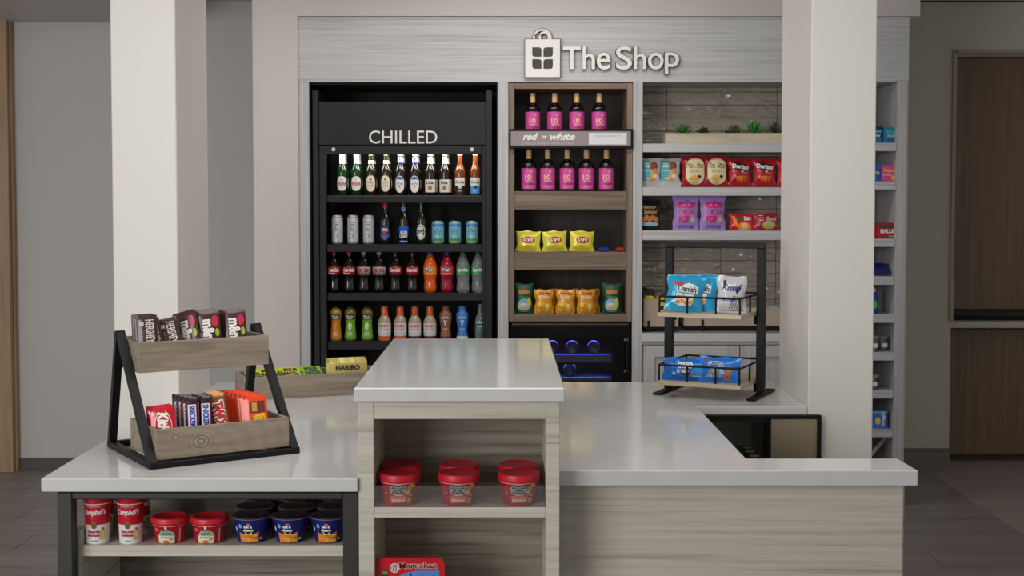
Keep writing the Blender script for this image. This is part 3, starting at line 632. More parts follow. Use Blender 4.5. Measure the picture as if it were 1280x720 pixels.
Yd = YK+.085
def px_item(K, px, row, label, group, Y=None, rz=None):
    Y = Y or Yd; z = rows[row]; x = PX(px, 250, Y); return K((x, Y, z), rz if rz is not None else math.atan2(-x, Y)*-.0+random.uniform(-.06, .06), label, group)
g1 = 'beer bottles on the top cooler shelf'; g1b = 'second row of beer bottles on the top cooler shelf'
r1 = [(K_stella, 428, 'green beer bottle with white foil neck at the left end of the top cooler shelf', 'green beer bottle behind the leftmost green bottle on the top cooler shelf'),
      (K_stella, 445.7, 'green beer bottle with white foil neck, second from the left on the top cooler shelf', 'green beer bottle behind the second green bottle on the top cooler shelf'),
      (K_lager, 464, 'brown beer bottle with cream oval lager label beside the green bottles', 'brown beer bottle behind the left cream oval lager bottle'),
      (K_lager, 482.6, 'brown beer bottle with cream oval lager label, right one of the pair', 'brown beer bottle behind the right cream oval lager bottle'),
      (K_ultra, 500.5, 'dark beer bottle with white oval label and blue top, left one of the pair', 'dark beer bottle behind the left white oval label bottle'),
      (K_ultra, 519, 'dark beer bottle with white oval label and blue top, right one of the pair', 'dark beer bottle behind the right white oval label bottle'),
      (K_lite, 538, 'dark beer bottle with square cream Lite label, left one of the pair', 'dark beer bottle behind the left square cream label bottle'),
      (K_lite, 556, 'dark beer bottle with square cream Lite label, right one of the pair', 'dark beer bottle behind the right square cream label bottle'),
      (K_cor1, 575, 'amber beer bottle with white and black label on the top cooler shelf', None),
      (K_cor2, 594, 'amber beer bottle with white and sky blue label, rightmost on the top cooler shelf', None)]
for K, px, lb, lb2 in r1:
    px_item(K, px, 0, lb, g1)
    if lb2: px_item(K, px+2.6, 0, lb2, g1b, Yd+.085)
g2 = 'cans and bottles on the second cooler shelf'
for K, px, lb in [(K_nutrl, 421.5, 'slim silver can with upright dark letters, leftmost of the three'), (K_nutrl, 441, 'slim silver can with upright dark letters, middle of the three'), (K_nutrl, 460.5, 'slim silver can with upright dark letters, rightmost of the three'),
                  (K_samb, 481.5, 'dark bottle with red foil cap and blue oval label beside the silver cans'), (K_bud, 504.5, 'dark bottle with square bright blue label on the second cooler shelf'), (K_hein, 526.5, 'green bottle with round white and green label on the second cooler shelf'),
                  (K_teal, 547.3, 'short pale blue can with green foot, leftmost of the three'), (K_teal, 568.5, 'short pale blue can with green foot, middle of the three'), (K_teal, 590, 'short pale blue can with green foot, rightmost of the three')]:
    px_item(K, px, 1, lb, g2)
g3 = 'soda bottles on the third cooler shelf'
for K, px, lb in [(K_ck1, 417, 'cola bottle with red cap and dark red label, leftmost of the soda row'), (K_ck1, 436, 'cola bottle with red cap and dark red label, second of the soda row'), (K_ck2, 454.5, 'cola bottle with silver cap and silver label, left one of the two'),
                  (K_ck2, 473.7, 'cola bottle with silver cap and silver label, right one of the two'), (K_ck3, 494, 'cola bottle with black cap and bright red label, left one of the two'), (K_ck3, 515, 'cola bottle with black cap and bright red label, next to the orange soda'),
                  (K_f1, 537.5, 'orange soda bottle with blue cap and orange label'), (K_f2, 558.3, 'berry red soda bottle with blue cap and red label'), (K_spr, 578.5, 'clear soda bottle with green cap and green label, left one of the two'), (K_spr, 597.5, 'clear soda bottle with green cap at the right end of the soda row')]:
    px_item(K, px, 2, lb, g3)
g4 = 'juice, coffee and milk bottles on the fourth cooler shelf'
for K, px, lb in [(K_j1, 419, 'orange juice bottle with black cap at the left end of the fourth cooler shelf'), (K_j2, 437.3, 'apple juice bottle with black cap and green label, left one of the two'), (K_j2, 458.3, 'apple juice bottle with black cap and green label, right one of the two'),
                  (K_d1, 480, 'iced coffee bottle with bright orange cap and orange foot, left one of the two'), (K_d1, 499.8, 'iced coffee bottle with bright orange cap and orange foot, right one of the two'), (K_d2, 518, 'iced coffee bottle with copper cap and brown foot, left one of the two'),
                  (K_d2, 537, 'iced coffee bottle with copper cap and brown foot, right one of the two'), (K_m1, 556.7, 'brown sleeved chocolate milk bottle beside the coffee bottles'), (K_m2, 577.7, 'blue sleeved milk bottle with white foot'), (K_wat, 600.5, 'clear bottle with black label at the right end of the fourth cooler shelf')]:
    px_item(K, px, 3, lb, g4)

# ================================================================== wine display unit
YV = YC+.01
wu = thing('wine_shelf_unit', 'brown oak open shelf unit with wine and crisps right of the cooler', 'shelf', ((xw0+xw1)/2, YV, PZ(402, YV)))
wz0 = PZ(402, YV)
iw0, iw1 = PX(643, 250, YV), PX(783.5, 250, YV)
part(wu, 'side_panel', xw0+.002, iw0, YV, YV+.42, wz0, HZ0-.004, W_brownv)
part(wu, 'side_panel', iw1, xw1-.002, YV, YV+.42, wz0, HZ0-.004, W_brownv)
part(wu, 'top_panel', iw0+.0005, iw1-.0005, YV, YV+.42, PZ(111, YV), HZ0-.004, W_brown)
part(wu, 'rear_panel', xw0+.003, xw1-.003, YV+.421, YV+.435, wz0, HZ0-.004, W_darkback)
part(wu, 'bottom_panel', iw0+.0005, iw1-.0005, YV, YV+.42, wz0, PZ(393, YV), W_brown)
for a, b in ((168, 180), (239, 262), (315, 337)): part(wu, 'shelf', iw0+.0005, iw1-.0005, YV+.004, YV+.42, PZ(b, YV), PZ(a, YV), W_brown)
ws = thing('wine_sign', 'black framed sign reading red or white across the wine shelves', 'sign', (PX(714, 173, YV-.03), YV-.035, PZ(185, YV-.03)))
Yq = YV-.035; l2 = ws.location
part(ws, 'frame', PX(637, 173, Yq), PX(791.5, 173, Yq), Yq+.004, Yq+.03, PZ(185.5, Yq), PZ(161, Yq), M_blk, .002)
b = label_mb(); F = lambda u, v, o: (u-l2.x, .004-.0002-o, v-l2.z); q = lambda x0, y0, x1, y1: (PX(x0, 173, Yq), PZ(y1, Yq), PX(x1, 173, Yq), PZ(y0, Yq))
d_rect(b, F, *q(638.5, 164, 788.5, 182), pr((150, 138, 138)), .0004, 1); d_rect(b, F, *q(736, 166, 783.5, 180.5), pr((226, 226, 230)), .001, 1)
d_text(b, F, 'red', *q(653.5, 166, 672.5, 175.2), WH, .0015, .035, .3); d_text(b, F, 'or', *q(677, 169.5, 684, 173.5), WH, .0015, .03, .3); d_text(b, F, 'white', *q(687, 166, 719, 175.2), WH, .0015, .035, .3)
d_text(b, F, 'CHILLED WINE IN WINE COOLER', *q(653.5, 177.3, 718, 180.3), pr((200, 190, 190)), .0015); d_text(b, F, 'WINE AVAILABILITY', *q(741.5, 168.7, 776.5, 171), pr((170, 170, 172)), .0018)
b.build('panel', ws)
winp = [(.037, 0), (.0405, .005), (.0405, .138), (.038, .150), (.027, .163), (.0155, .171), (.0132, .177), (.0132, .226)]
def L_wine(b, f):
    d_rect(b, f, -f.R*math.pi*.97, .012, f.R*math.pi*.97, .125, MAG, .0007, 28); d_text(b, f, '10', -.021, .062, .015, .090, pr((246, 200, 160)), .0016, .02); d_ell(b, f, .012, .107, .0075, .009, PK2, .0012); d_ell(b, f, .012, .107, .005, .0065, MAG, .0016); d_text(b, f, 'B', .0095, .1015, .0145, .1125, PK2, .002)
    d_text(b, f, 'BROWN', -.018, .050, .022, .060, pr((240, 180, 170)), .0014, .02); d_text(b, f, 'ESTATE', -.028, .020, .030, .028, pr((240, 180, 200)), .0014, 0)
    d_ell(b, f, .006, .040, .026, .007, pr((170, 44, 120)), .0012)
K_wine = bottle('wine_bottle', 'bottle', winp, mat('black wine glass', (16, 12, 14), .05, coat=.8), mat('cork coloured capsule', (222, 180, 122), .45), (.176, .228, .0148), [('label', L_wine)])
zs1, zs2, zs3, zs4 = PZ(168, YV), PZ(239, YV), PZ(315, YV), PZ(393, YV)
Yn = YV+.075
nth = ['leftmost', 'second', 'third', 'fourth', 'rightmost']
for i, px in enumerate((665.8, 693.3, 721, 749)): K_wine((PX(px, 140, Yn), Yn, zs1+.0005), random.uniform(-.04, .04), 'pink-labelled wine bottle above the sign, %s of the four from the left' % ('first', 'second', 'third', 'last')[i], 'wine bottles above the wine sign')
for i, px in enumerate((661, 684.5, 709, 733, 758)): K_wine((PX(px, 215, Yn-.01), Yn-.01, zs2+.0005), random.uniform(-.04, .04), 'pink-labelled wine bottle below the sign, %s of the five' % ('first from the left', 'second from the left', 'middle one', 'fourth from the left', 'last on the right')[i], 'wine bottles below the wine sign')

# ---------------------------------------------------------------- bags
def bagkind(name, cat, w, h, t, m, fn, seed=1):
    def make():
        r = thing(name, '', cat); f = bagf(w, h, t, seed); b = MB(); bag(b, f, w, h, m); b.build('bag_body', r)
        c = MB()
        for sg_ in (-1, 1):
            for j in range(2):
                for (v0, v1) in ((0, .018*h/.15), (h-.018*h/.15, h)):
                    pass
        b = label_mb(); fn(b, f, w, h); b.build('label', r); return r
    return Kind(make)
def crimp(b, f, w, h, m):
    for v0, v1 in ((.002, .05*h), (.95*h, h-.001)): d_rect(b, f, -w*.49, v0, w*.49, v1, m, .0006, 10)
def L_lays(b, f, w, h):
    crimp(b, f, w, h, FOIL((226, 206, 60))); d_ell(b, f, .003, h*.57, w*.31, h*.21, pr((236, 196, 50)), .001); d_ell(b, f, .002, h*.56, w*.275, h*.165, RD, .0016, 18, 3); d_text(b, f, "Lay's", -w*.20, h*.46, w*.22, h*.68, WH, .0036, .06, .15); d_text(b, f, 'Classic', -w*.12, h*.24, w*.14, h*.32, pr((120, 110, 40)), .0018)
K_lays = bagkind('crisp_bag', 'snack bag', .140, .112, .045, FOIL((228, 218, 72)), L_lays, 2)
Ys = YV+.055
for i, (px, tl) in enumerate(((660, .02), (693.5, -.02), (727, .03))):
    K_lays((PX(px, 315, Ys), Ys, zs3+.0005), (math.radians(-5), tl, (-.1, .05, .08)[i]), 'yellow crisp bag on the third brown shelf, %s of the three' % ('left one', 'middle one', 'right one')[i], 'yellow crisp bags')
for px, c, w, lb in ((755, (40, 70, 190), .07, 'low blue snack packet right of the yellow crisp bags'), (775, (200, 60, 40), .05, 'low red snack packet at the right end of the yellow crisp shelf')):
    f = bagf(w, .05, .015, 3); b = MB(); bag(b, f, w, .05, FOIL(c)); b.xf(Matrix.Rotation(math.radians(-78), 4, 'X')); o = b.build('snack_packet', None, (PX(px, 314, Ys), Ys-.02, zs3+.009)); tag(o, lb, 'snack bag')
def L_green(b, f, w, h):
    d_rect(b, f, -w*.32, h*.66, w*.32, h*.77, pr((190, 90, 40)), .001); d_text(b, f, 'GARDEN', -w*.28, h*.67, w*.28, h*.76, pr((230, 150, 60)), .0016, .03)
    d_ell(b, f, 0, h*.30, w*.38, h*.20, pr((120, 170, 200)), .001, 18, 3); d_ell(b, f, -.002, h*.22, w*.33, h*.13, pr((214, 208, 190)), .0014, 18, 3); d_ell(b, f, w*.28, h*.36, w*.12, h*.17, pr((214, 190, 80)), .0018); d_ell(b, f, w*.02, h*.54, w*.3, h*.045, pr((60, 120, 40)), .0012); d_rect(b, f, -w*.25, h*.05, w*.25, h*.075, WH, .001)
K_green = bagkind('snack_bag', 'snack bag', .105, .165, .045, mat('dark green bag', (14, 74, 48), .4), L_green, 4)
def L_ched(b, f, w, h):
    crimp(b, f, w, h, FOIL((178, 110, 30))); d_text(b, f, "ANNIE'S", -w*.30, h*.78, w*.30, h*.88, DK, .0016, .03); d_text(b, f, 'Cheddar', -w*.3, h*.62, w*.3, h*.75, pr((250, 236, 210)), .0016, .02)
    for i in range(9): d_ell(b, f, (-.28+.07*(i*3 % 9))*w, (.16+.09*(i % 4))*h, w*.11, h*.07, pr(((246, 196, 60), (232, 170, 60), (240, 210, 110))[i % 3]), .0012+.0002*i)
    d_text(b, f, 'NET WT', -w*.3, h*.06, w*.2, h*.1, WH, .0016)
K_ched = bagkind('snack_bag', 'snack bag', .108, .130, .045, FOIL((222, 150, 36)), L_ched, 5)
Yt = YV+.055
K_green((PX(655, 392, Yt), Yt, zs4+.0005), (math.radians(-3), 0, .05), 'dark green snack bag at the left end of the lowest brown shelf', 'dark green snack bags')
K_green((PX(764.5, 392, Yt), Yt, zs4+.0005), (math.radians(-3), 0, -.06), 'dark green snack bag at the right end of the lowest brown shelf', 'dark green snack bags')
for i, (px, rx, ry, rz) in enumerate(((680, -5, .0, .1), (706.5, -5, .02, -.05), (733, -4, -.02, .15))):
    K_ched((PX(px, 392, Yt), Yt-.003, zs4+.001), (math.radians(rx), ry, rz), 'orange snack bag on the lowest brown shelf, %s of the three in front' % ('left one', 'middle one', 'right one')[i], 'orange snack bags')
    K_ched((PX(px+5, 388, Yt+.05), Yt+.05, zs4+.001), (math.radians(-5), 0, .1), 'orange snack bag tucked behind the %s orange bag in front' % ('left', 'middle', 'right')[i], 'orange snack bags')

# ================================================================== wine cooler
YG = YC+.02
gx = lambda px: PX(px, 440, YG)
wc = thing('wine_cooler', 'black built-in wine cooler with glass door and blue light under the wine shelves', 'refrigerator', ((xw0+xw1)/2, YG, 0))
zc1 = PZ(403.5, YG)
part(wc, 'top_panel', xw0+.006, xw1-.006, YG+.03, YG+.5, zc1-.03, zc1, M_blk)
for a in (xw0+.006, xw1-.026): part(wc, 'side_panel', a, a+.02, YG+.03, YG+.5, .02, zc1-.031, M_blk)
part(wc, 'rear_panel', xw0+.03, xw1-.03, YG+.46, YG+.5, .02, zc1-.031, M_blkin)
part(wc, 'bottom_panel', xw0+.03, xw1-.03, YG+.03, YG+.45, .02, .06, M_blk)
part(wc, 'vent_strip', gx(640), gx(786), YG-.002, YG+.02, PZ(406.5, YG), PZ(403.8, YG), mat('grey trim metal', (88, 88, 88), .35, .6))
wzT, wzB = PZ(424, YG), .12
dr = MB(); lx_ = wc.location.x
for a in ((gx(638)-lx_, gx(787.5)-lx_, wzT, PZ(407, YG)), (gx(638)-lx_, gx(656)-lx_, wzB, wzT), (gx(767)-lx_, gx(787.5)-lx_, wzB, wzT), (gx(638)-lx_, gx(787.5)-lx_, .05, wzB)):
    dr.box(a[0], a[1], 0, .028, a[2], a[3], mat('glossy black door', (12, 12, 13), .18))
dr = dr.build('door', wc)
MB().box(gx(656)-lx_, gx(767)-lx_, .010, .014, wzB, wzT, M_glass).build('glass_pane', dr)
hx = gx(782.5)-lx_
MB().tube([(hx, -.002, PZ(464, YG)), (hx, -.035, PZ(464, YG)), (hx, -.035, PZ(425, YG)), (hx, -.002, PZ(425, YG))], .007, M_blk).build('door_handle', dr)
for py in (425, 464): MB().box(hx-.011, hx+.011, -.006, 0, PZ(py, YG)-.006, PZ(py, YG)+.006, M_alu, .001).build('handle_mount', dr)
shz = []
for py0, py1 in ((443, 453), (471.5, 476.5), (500, 506), (530, 536)):
    MB().box(gx(657)-lx_, gx(766)-lx_, .05, .40, PZ(py1, YG+.05), PZ(py0, YG+.05), mat('dark grey wine rack', (78, 78, 80), .4, .5), .002).build('rack_shelf', wc)
    MB().box(gx(657)-lx_, gx(766)-lx_, .046, .05, PZ(py0+1.2, YG+.05), PZ(py0+.3, YG+.05), M_blue).build('blue_light_strip', wc); shz.append(PZ(py0, YG+.05))
for z_ in (wzT-.012, shz[0]-.06):
    area('wine_cooler_light', (gx(712), YG+.05, z_), (gx(712), YG+.1, z_-.3), .42, .03, 1.5, (.08, .12, 1))
def mk_lie():
    r = thing('wine_bottle', '', 'bottle'); b = MB().lathe([(.001, .006), (.022, .001), (.034, 0), (.038, .004), (.039, .012), (.039, .19), (.03, .22), (.015, .25), (.014, .30)], mat('black wine glass', (16, 12, 14), .05), 24)
    b.xf(Matrix.Rotation(-math.pi/2, 4, 'X')).build('bottle_body', r); return r
K_lie = Kind(mk_lie)
for px, k_, lb in ((691, 0, 'wine bottle lying base-out on the upper rack, half hidden by the raised counter'), (716, 0, 'wine bottle lying base-out in the middle of the upper wine cooler rack'), (743, 0, 'wine bottle lying base-out at the right of the upper wine cooler rack'), (713, 1, 'wine bottle lying base-out on the second wine cooler rack')):
    K_lie((gx(px), YG+.06, shz[k_]+.0395), 0, lb, 'wine bottles lying in the wine cooler')

# ================================================================== snack bay
YB = YC+.004; YBk = YC+.34
ts = struct(MB().box(xb0, xb1, YBk+.008, YBk+.03, .9, HZ0, M_grout).build('wall_backsplash'))
tw = PX(902.5, 140, YBk)-PX(833.5, 140, YBk); x0t = PX(833.5, 140, YBk)-tw; th = (PZ(115.8, YBk)-PZ(164.7, YBk))/3+.0
proto = {}
zt0 = PZ(115.2, YBk)
for j in range(-1, 17):
    for i in range(0, 5):
        a, b = max(x0t+i*tw, xb0)+.001, min(x0t+(i+1)*tw, xb1)-.001; z1 = min(zt0-j*th, HZ0); z0 = zt0-(j+1)*th+.002
        if b-a < .01 or z1-z0 < .01 or z0 < PZ(418, YBk)-.05: continue
        key = (round(b-a, 3), round(z1-z0, 3))
        if key not in proto:
            o = MB().box(-(b-a)/2, (b-a)/2, -.006, .002, -(z1-z0)/2, (z1-z0)/2, M_tile, .0025).build('tile', ts, ((a+b)/2, YBk+.006, (z0+z1)/2)); proto[key] = o
        else:
            o = proto[key].copy(); COL.objects.link(o); o.location = ((a+b)/2, YBk+.006, (z0+z1)/2)
        o.rotation_euler = (random.uniform(-.006, .006), 0, random.uniform(-.004, .004))
sn = thing('snack_shelves', 'grey-washed wooden shelves of crisps in front of glossy tiles', 'shelf', ((xb0+xb1)/2, YB, PZ(300, YB)))
bz = []
for a, b in ((179.5, 190.3), (234, 244.8), (288.3, 300.2)):
    part(sn, 'shelf', xb0+.001, xb1-.001, YB, YBk-.012, PZ(b, YB), PZ(a, YB), W_header, .002); bz.append(PZ(a, YB))
part(su, 'bay_side', xb1-.004, xb1-.0005, YB+.01, YBk, .96, HZ0-.002, W_stile)
# planter with succulents
Yp = YB+.10
px0, px1 = PX(831.5, 175, Yp-.05), xb1-.05
pl = thing('planter_box', 'long pale wooden planter box on the top snack shelf', 'planter', ((px0+px1)/2, Yp, bz[0]))
hw = (px1-px0)/2; ph = PZ(166.3, Yp-.05)-bz[0]
b = MB(); wp = wood('pale cream planter wood', (214, 202, 176), (196, 184, 160), (170, 158, 136), 'x', 1.5, .5, streak=8)
for a in ((-hw, hw, -.05, -.04), (-hw, hw, .04, .05), (-hw, -hw+.01, -.04, .04), (hw-.01, hw, -.04, .04)): b.box(a[0], a[1], a[2], a[3], 0.0005, ph, wp, .001)
b.build('box', pl)
s_ = MB().box(-hw+.01, hw-.01, -.04, .04, .004, ph-.006, mat('dark potting soil', (40, 36, 28), .9, bump=(120, .8))).build('soil', pl)
def succ(n, L, wd, c, up, seed, curl=.3):
    r = thing('succulent', '', 'plant'); rg = random.Random(seed)
    m = mat('leaf %d %d %d' % c, c, .45, var=.25)
    for k in range(n):
        a = k*2.399+rg.uniform(-.2, .2); t = k/n; el = up[0]+(up[1]-up[0])*(1-t)**1.3; Lk = L*1.15*(.8+.2*(1-t))*rg.uniform(.85, 1.1)
        vs = []; seg = 4; ang = el
        p = Vector((0, 0, 0)); ax = Vector((math.cos(a), math.sin(a), 0)); sd = Vector((-math.sin(a), math.cos(a), 0))
        for s in range(seg+1):
            w_ = wd*(.6+1.2*s/seg)*(1-(s/seg)**2.2)+.0004; d = ax*math.cos(ang)+Vector((0, 0, 1))*math.sin(ang); nn = d.cross(sd)
            vs += [p-sd*w_, p+nn*w_*.35, p+sd*w_, p-nn*w_*.35]; p = p+d*Lk/seg; ang += curl/seg
        fs = [(s*4+i, s*4+(i+1) % 4, s*4+4+(i+1) % 4, s*4+4+i) for s in range(seg) for i in range(4)]
        MB().add(vs, fs, m, True).build('leaf', r)
    return r
for px, n, L, wd, c, up, lb in ((853.5, 44, .068, .0045, (66, 122, 52), (1.35, .12), 'spiky green succulent at the left end of the planter'), (879, 22, .05, .008, (58, 62, 34), (1.3, .1), 'dark rosette succulent beside the spiky green one'), (908.5, 9, .028, .006, (58, 34, 34), (1.4, .5), 'tiny dark red succulent in the middle of the planter'),
                            (918, 24, .058, .009, (78, 88, 52), (1.4, .15), 'olive rosette succulent in the middle of the planter'), (942, 38, .085, .0055, (66, 140, 60), (1.5, .15), 'tall bright green succulent right of the olive rosette'), (969, 30, .085, .0035, (52, 66, 44), (1.45, .2), 'thin dark spiky plant at the planter end by the pillar')):
    r = succ(n, L, wd, c, up, int(px)); r.location = (PX(px, 165, Yp), Yp-.01, bz[0]+ph-.008); r['label'] = lb; r['group'] = 'succulents in the planter'
# bags on the snack shelves
def L_tealb(b, f, w, h):
    crimp(b, f, w, h, FOIL((190, 190, 190))); d_rect(b, f, -w*.46, h*.22, -w*.02, h*.92, pr((60, 160, 164)), .001, 5, 5); d_text(b, f, 'Popcorners', -w*.40, h*.52, -w*.06, h*.60, WH, .0018, .01)
    d_ell(b, f, w*.14, h*.72, w*.2, h*.16, pr((130, 70, 50)), .0013); d_ell(b, f, w*.20, h*.50, w*.16, h*.14, pr((206, 150, 80)), .0015); d_ell(b, f, w*.08, h*.33, w*.19, h*.13, pr((214, 160, 70)), .0017); d_ell(b, f, w*.2, h*.36, w*.12, h*.1, pr((226, 214, 196)), .0019)
    d_ell(b, f, -w*.2, h*.78, w*.12, h*.06, pr((150, 170, 150)), .0015)
K_tealb = bagkind('crisp_bag', 'snack bag', .115, .158, .045, FOIL((196, 196, 196)), L_tealb, 6)
def L_miss(b, f, w, h):
    crimp(b, f, w, h, FOIL((140, 20, 36))); d_ell(b, f, .004, h*.50, w*.40, h*.42, pr((226, 214, 168)), .001, 22, 4, p=.85); d_text(b, f, 'Miss Vickie', -w*.33, h*.60, w*.36, h*.78, DK, .002, .0, .25); d_text(b, f, 'SEA SALT', -w*.2, h*.46, w*.23, h*.54, pr((176, 110, 90)), .002, 0)
    d_ell(b, f, .0, h*.28, w*.22, h*.09, pr((224, 178, 90)), .0014); d_ell(b, f, w*.2, h*.33, w*.07, h*.045, DK, .0018); d_text(b, f, 'Kettle', -w*.1, h*.11, w*.12, h*.15, DK, .0018)
K_miss = bagkind('crisp_bag', 'snack bag', .145, .172, .05, FOIL((160, 22, 40)), L_miss, 7)
def L_dor(b, f, w, h):
    crimp(b, f, w, h, FOIL((130, 20, 30))); d_poly(b, f, [(-w*.34, h*.82), (-w*.1, h*.88), (w*.3, h*.74), (w*.36, h*.62), (w*.06, h*.48), (-w*.3, h*.66)], pr((60, 14, 20)), .001, 3)
    d_text(b, f, 'Doritos', -w*.36, h*.62, w*.36, h*.78, WH, .0026, .04, .1, 0, -.12); d_poly(b, f, [(-w*.02, h*.58), (w*.05, h*.52), (w*.2, h*.62), (w*.06, h*.46)], pr((240, 200, 180)), .002, 1)
    for i in range(3): cx_ = (-.12+.14*i)*w; d_poly(b, f, [(cx_-w*.14, h*.36), (cx_+w*.14, h*.38), (cx_+w*.02, h*.12)], pr(((214, 104, 40), (226, 124, 50), (200, 90, 36))[i]), .0014+.0004*i, 2)
    d_text(b, f, 'NACHO', w*.12, h*.46, w*.32, h*.51, pr((230, 150, 140)), .0018, 0)
K_dor = bagkind('crisp_bag', 'snack bag', .135, .158, .05, FOIL((176, 26, 38)), L_dor, 8)
Yf = YB+.055
for K, px, rz, rx, lb in ((K_tealb, 813.5, 0, -3, 'silver and teal chip bag at the left end of the crisp row'), (K_tealb, 837.5, -.1, -6, 'silver and teal chip bag leaning beside the first red bag'), (K_miss, 867.5, .0, -3, 'dark red crisp bag with cream badge, left one of the two'), (K_miss, 894.5, .05, -4, 'dark red crisp bag with cream badge, right one of the two'),
                      (K_dor, 925, .05, -5, 'bright red tortilla chip bag, left one of the pair'), (K_dor, 955.5, -.05, -4, 'bright red tortilla chip bag, right one of the pair'), (K_dor, 986, .12, -4, 'red tortilla chip bag mostly hidden behind the right pillar')):
    K((PX(px, 234, Yf), Yf-(.004 if K is K_miss else 0), bz[1]+.001), (math.radians(rx), 0, rz), lb, 'crisp bags on the middle snack shelf')
def L_black(b, f, w, h):
    d_text(b, f, 'Skinny', -w*.36, h*.68, w*.3, h*.82, pr((196, 150, 70)), .002, .01, .3); d_text(b, f, 'Sweet', -w*.3, h*.54, w*.36, h*.68, pr((196, 150, 70)), .002, .01, .3)
    for i in range(5): d_ell(b, f, (-.3+.15*i)*w, (.36+.05*(i % 2))*h, w*.12, h*.09, pr((190, 110, 50)), .0014+.0002*i)
    d_ell(b, f, 0, h*.2, w*.4, h*.07, pr((150, 200, 210)), .002); 
K_blackb = bagkind('popcorn_bag', 'snack bag', .13, .165, .05, mat('satin black bag', (22, 22, 24), .35), L_black, 9)
def L_boom(b, f, w, h):
    P1 = pr((206, 24, 110)); d_text(b, f, 'BOOM', -w*.30, h*.62, w*.38, h*.82, P1, .0032, .07); d_text(b, f, 'CHICKA', -w*.28, h*.44, w*.38, h*.60, P1, .0032, .04); d_text(b, f, 'POP', -w*.28, h*.21, w*.16, h*.42, P1, .0032, .07)
    d_ell(b, f, w*.28, h*.29, w*.07, h*.05, pr((220, 200, 90)), .002); d_text(b, f, 'KETTLE CORN', -w*.26, h*.05, w*.3, h*.14, pr((90, 50, 140)), .002, .02); d_ell(b, f, w*.06, h*.85, w*.06, h*.012, pr((120, 40, 90)), .002)
K_boom = bagkind('popcorn_bag', 'snack bag', .145, .192, .055, mat('lilac bag', (166, 136, 206), .36), L_boom, 10)
def L_bits(b, f, w, h):
    d_ell(b, f, w*.1, h*.2, w*.28, h*.3, pr((240, 150, 40)), .001); d_ell(b, f, w*.1, h*.24, w*.16, h*.18, pr((240, 200, 170)), .0016); d_text(b, f, 'bits', w*.08, h*.58, w*.40, h*.84, WH, .002, .06); d_ell(b, f, -w*.1, h*.7, w*.14, h*.14, pr((70, 90, 40)), .0016)
    for i in range(4): d_ell(b, f, -w*(.34-.04*i), h*(.75-.16*i), w*.07, h*.09, pr((240, 140, 40)), .0014)
K_bits = bagkind('cracker_packet', 'snack bag', .14, .09, .035, FOIL((204, 26, 40)), L_bits, 11)
def L_gran(b, f, w, h):
    d_rect(b, f, -w*.42, h*.05, -w*.36, h*.95, pr((200, 200, 190)), .001, 2); d_text(b, f, 'Granola', -w*.02, h*.55, w*.42, h*.78, WH, .002, 0, .2); d_ell(b, f, w*.08, h*.3, w*.28, h*.24, pr((186, 180, 110)), .001); 
    for i in range(3): d_rect(b, f, -w*.32, h*(.84-.14*i), -w*.14, h*(.87-.14*i), WH, .001, 2)
K_gran = bagkind('cracker_packet', 'snack bag', .14, .094, .035, FOIL((170, 40, 52)), L_gran, 12)
for K, px, rz, rx, lb in ((K_blackb, 811.5, 0, -3, 'black popcorn bag at the left end of the lower snack shelf'), (K_boom, 857, -.12, -3, 'lilac popcorn bag, left and slightly turned one of the two'), (K_boom, 890.5, 0, -3, 'lilac popcorn bag, right one standing straight'),
                      (K_bits, 927, 0, -6, 'low red cracker packet with orange prints beside the lilac bags'), (K_gran, 958, .04, -6, 'low dark red granola packet next to the pillar')):
    K((PX(px, 289, Yf), Yf, bz[2]+.001), (math.radians(rx), 0, rz), lb, 'popcorn and cracker bags on the lower snack shelf')
# back worktop and base cabinets
YE = YC-.012
zb1 = PZ(416.5, YE)
bt = MB().box(xb0+.001, xb1-.001, YE, YBk+.007, PZ(427, YE), zb1, M_quartz, .002).build('worktop', None); tag(bt, 'white quartz worktop under the tiled wall behind the black wire rack', 'worktop')
bc = thing('base_cabinet', 'grey-washed base cabinet with framed doors under the tiled snack bay', 'cabinet', ((xb0+xb1)/2, YC, 0))
part(bc, 'body', xb0+.003, xb1-.003, YC+.025, YC+.33, .1, PZ(427.8, YC), W_stile)
part(bc, 'toe_kick', xb0+.003, xb1-.003, YC+.07, YC+.09, 0, .1, M_base)
part(bc, 'top_rail', xb0+.003, xb1-.003, YC+.004, YC+.024, PZ(431, YC), PZ(427.8, YC), W_header)
for k_, (a, b) in enumerate(((PX(804.5, 450, YC), PX(924, 450, YC)), (PX(925.5, 450, YC), xb1-.004))):
    zt_, zb_ = PZ(432, YC), .11; e = .062
    d_ = MB().box(a-bc.location.x, b-bc.location.x, .012, .022, zb_, zt_, W_stile)
    for q_ in ((a, a+e, zb_, zt_, W_stile), (b-e, b, zb_, zt_, W_stile), (a+e, b-e, zt_-e, zt_, W_header), (a+e, b-e, zb_, zb_+e, W_header)): d_.box(q_[0]-bc.location.x, q_[1]-bc.location.x, .0, .0118, q_[2], q_[3], q_[4], .001)
    d_.build('door', bc)
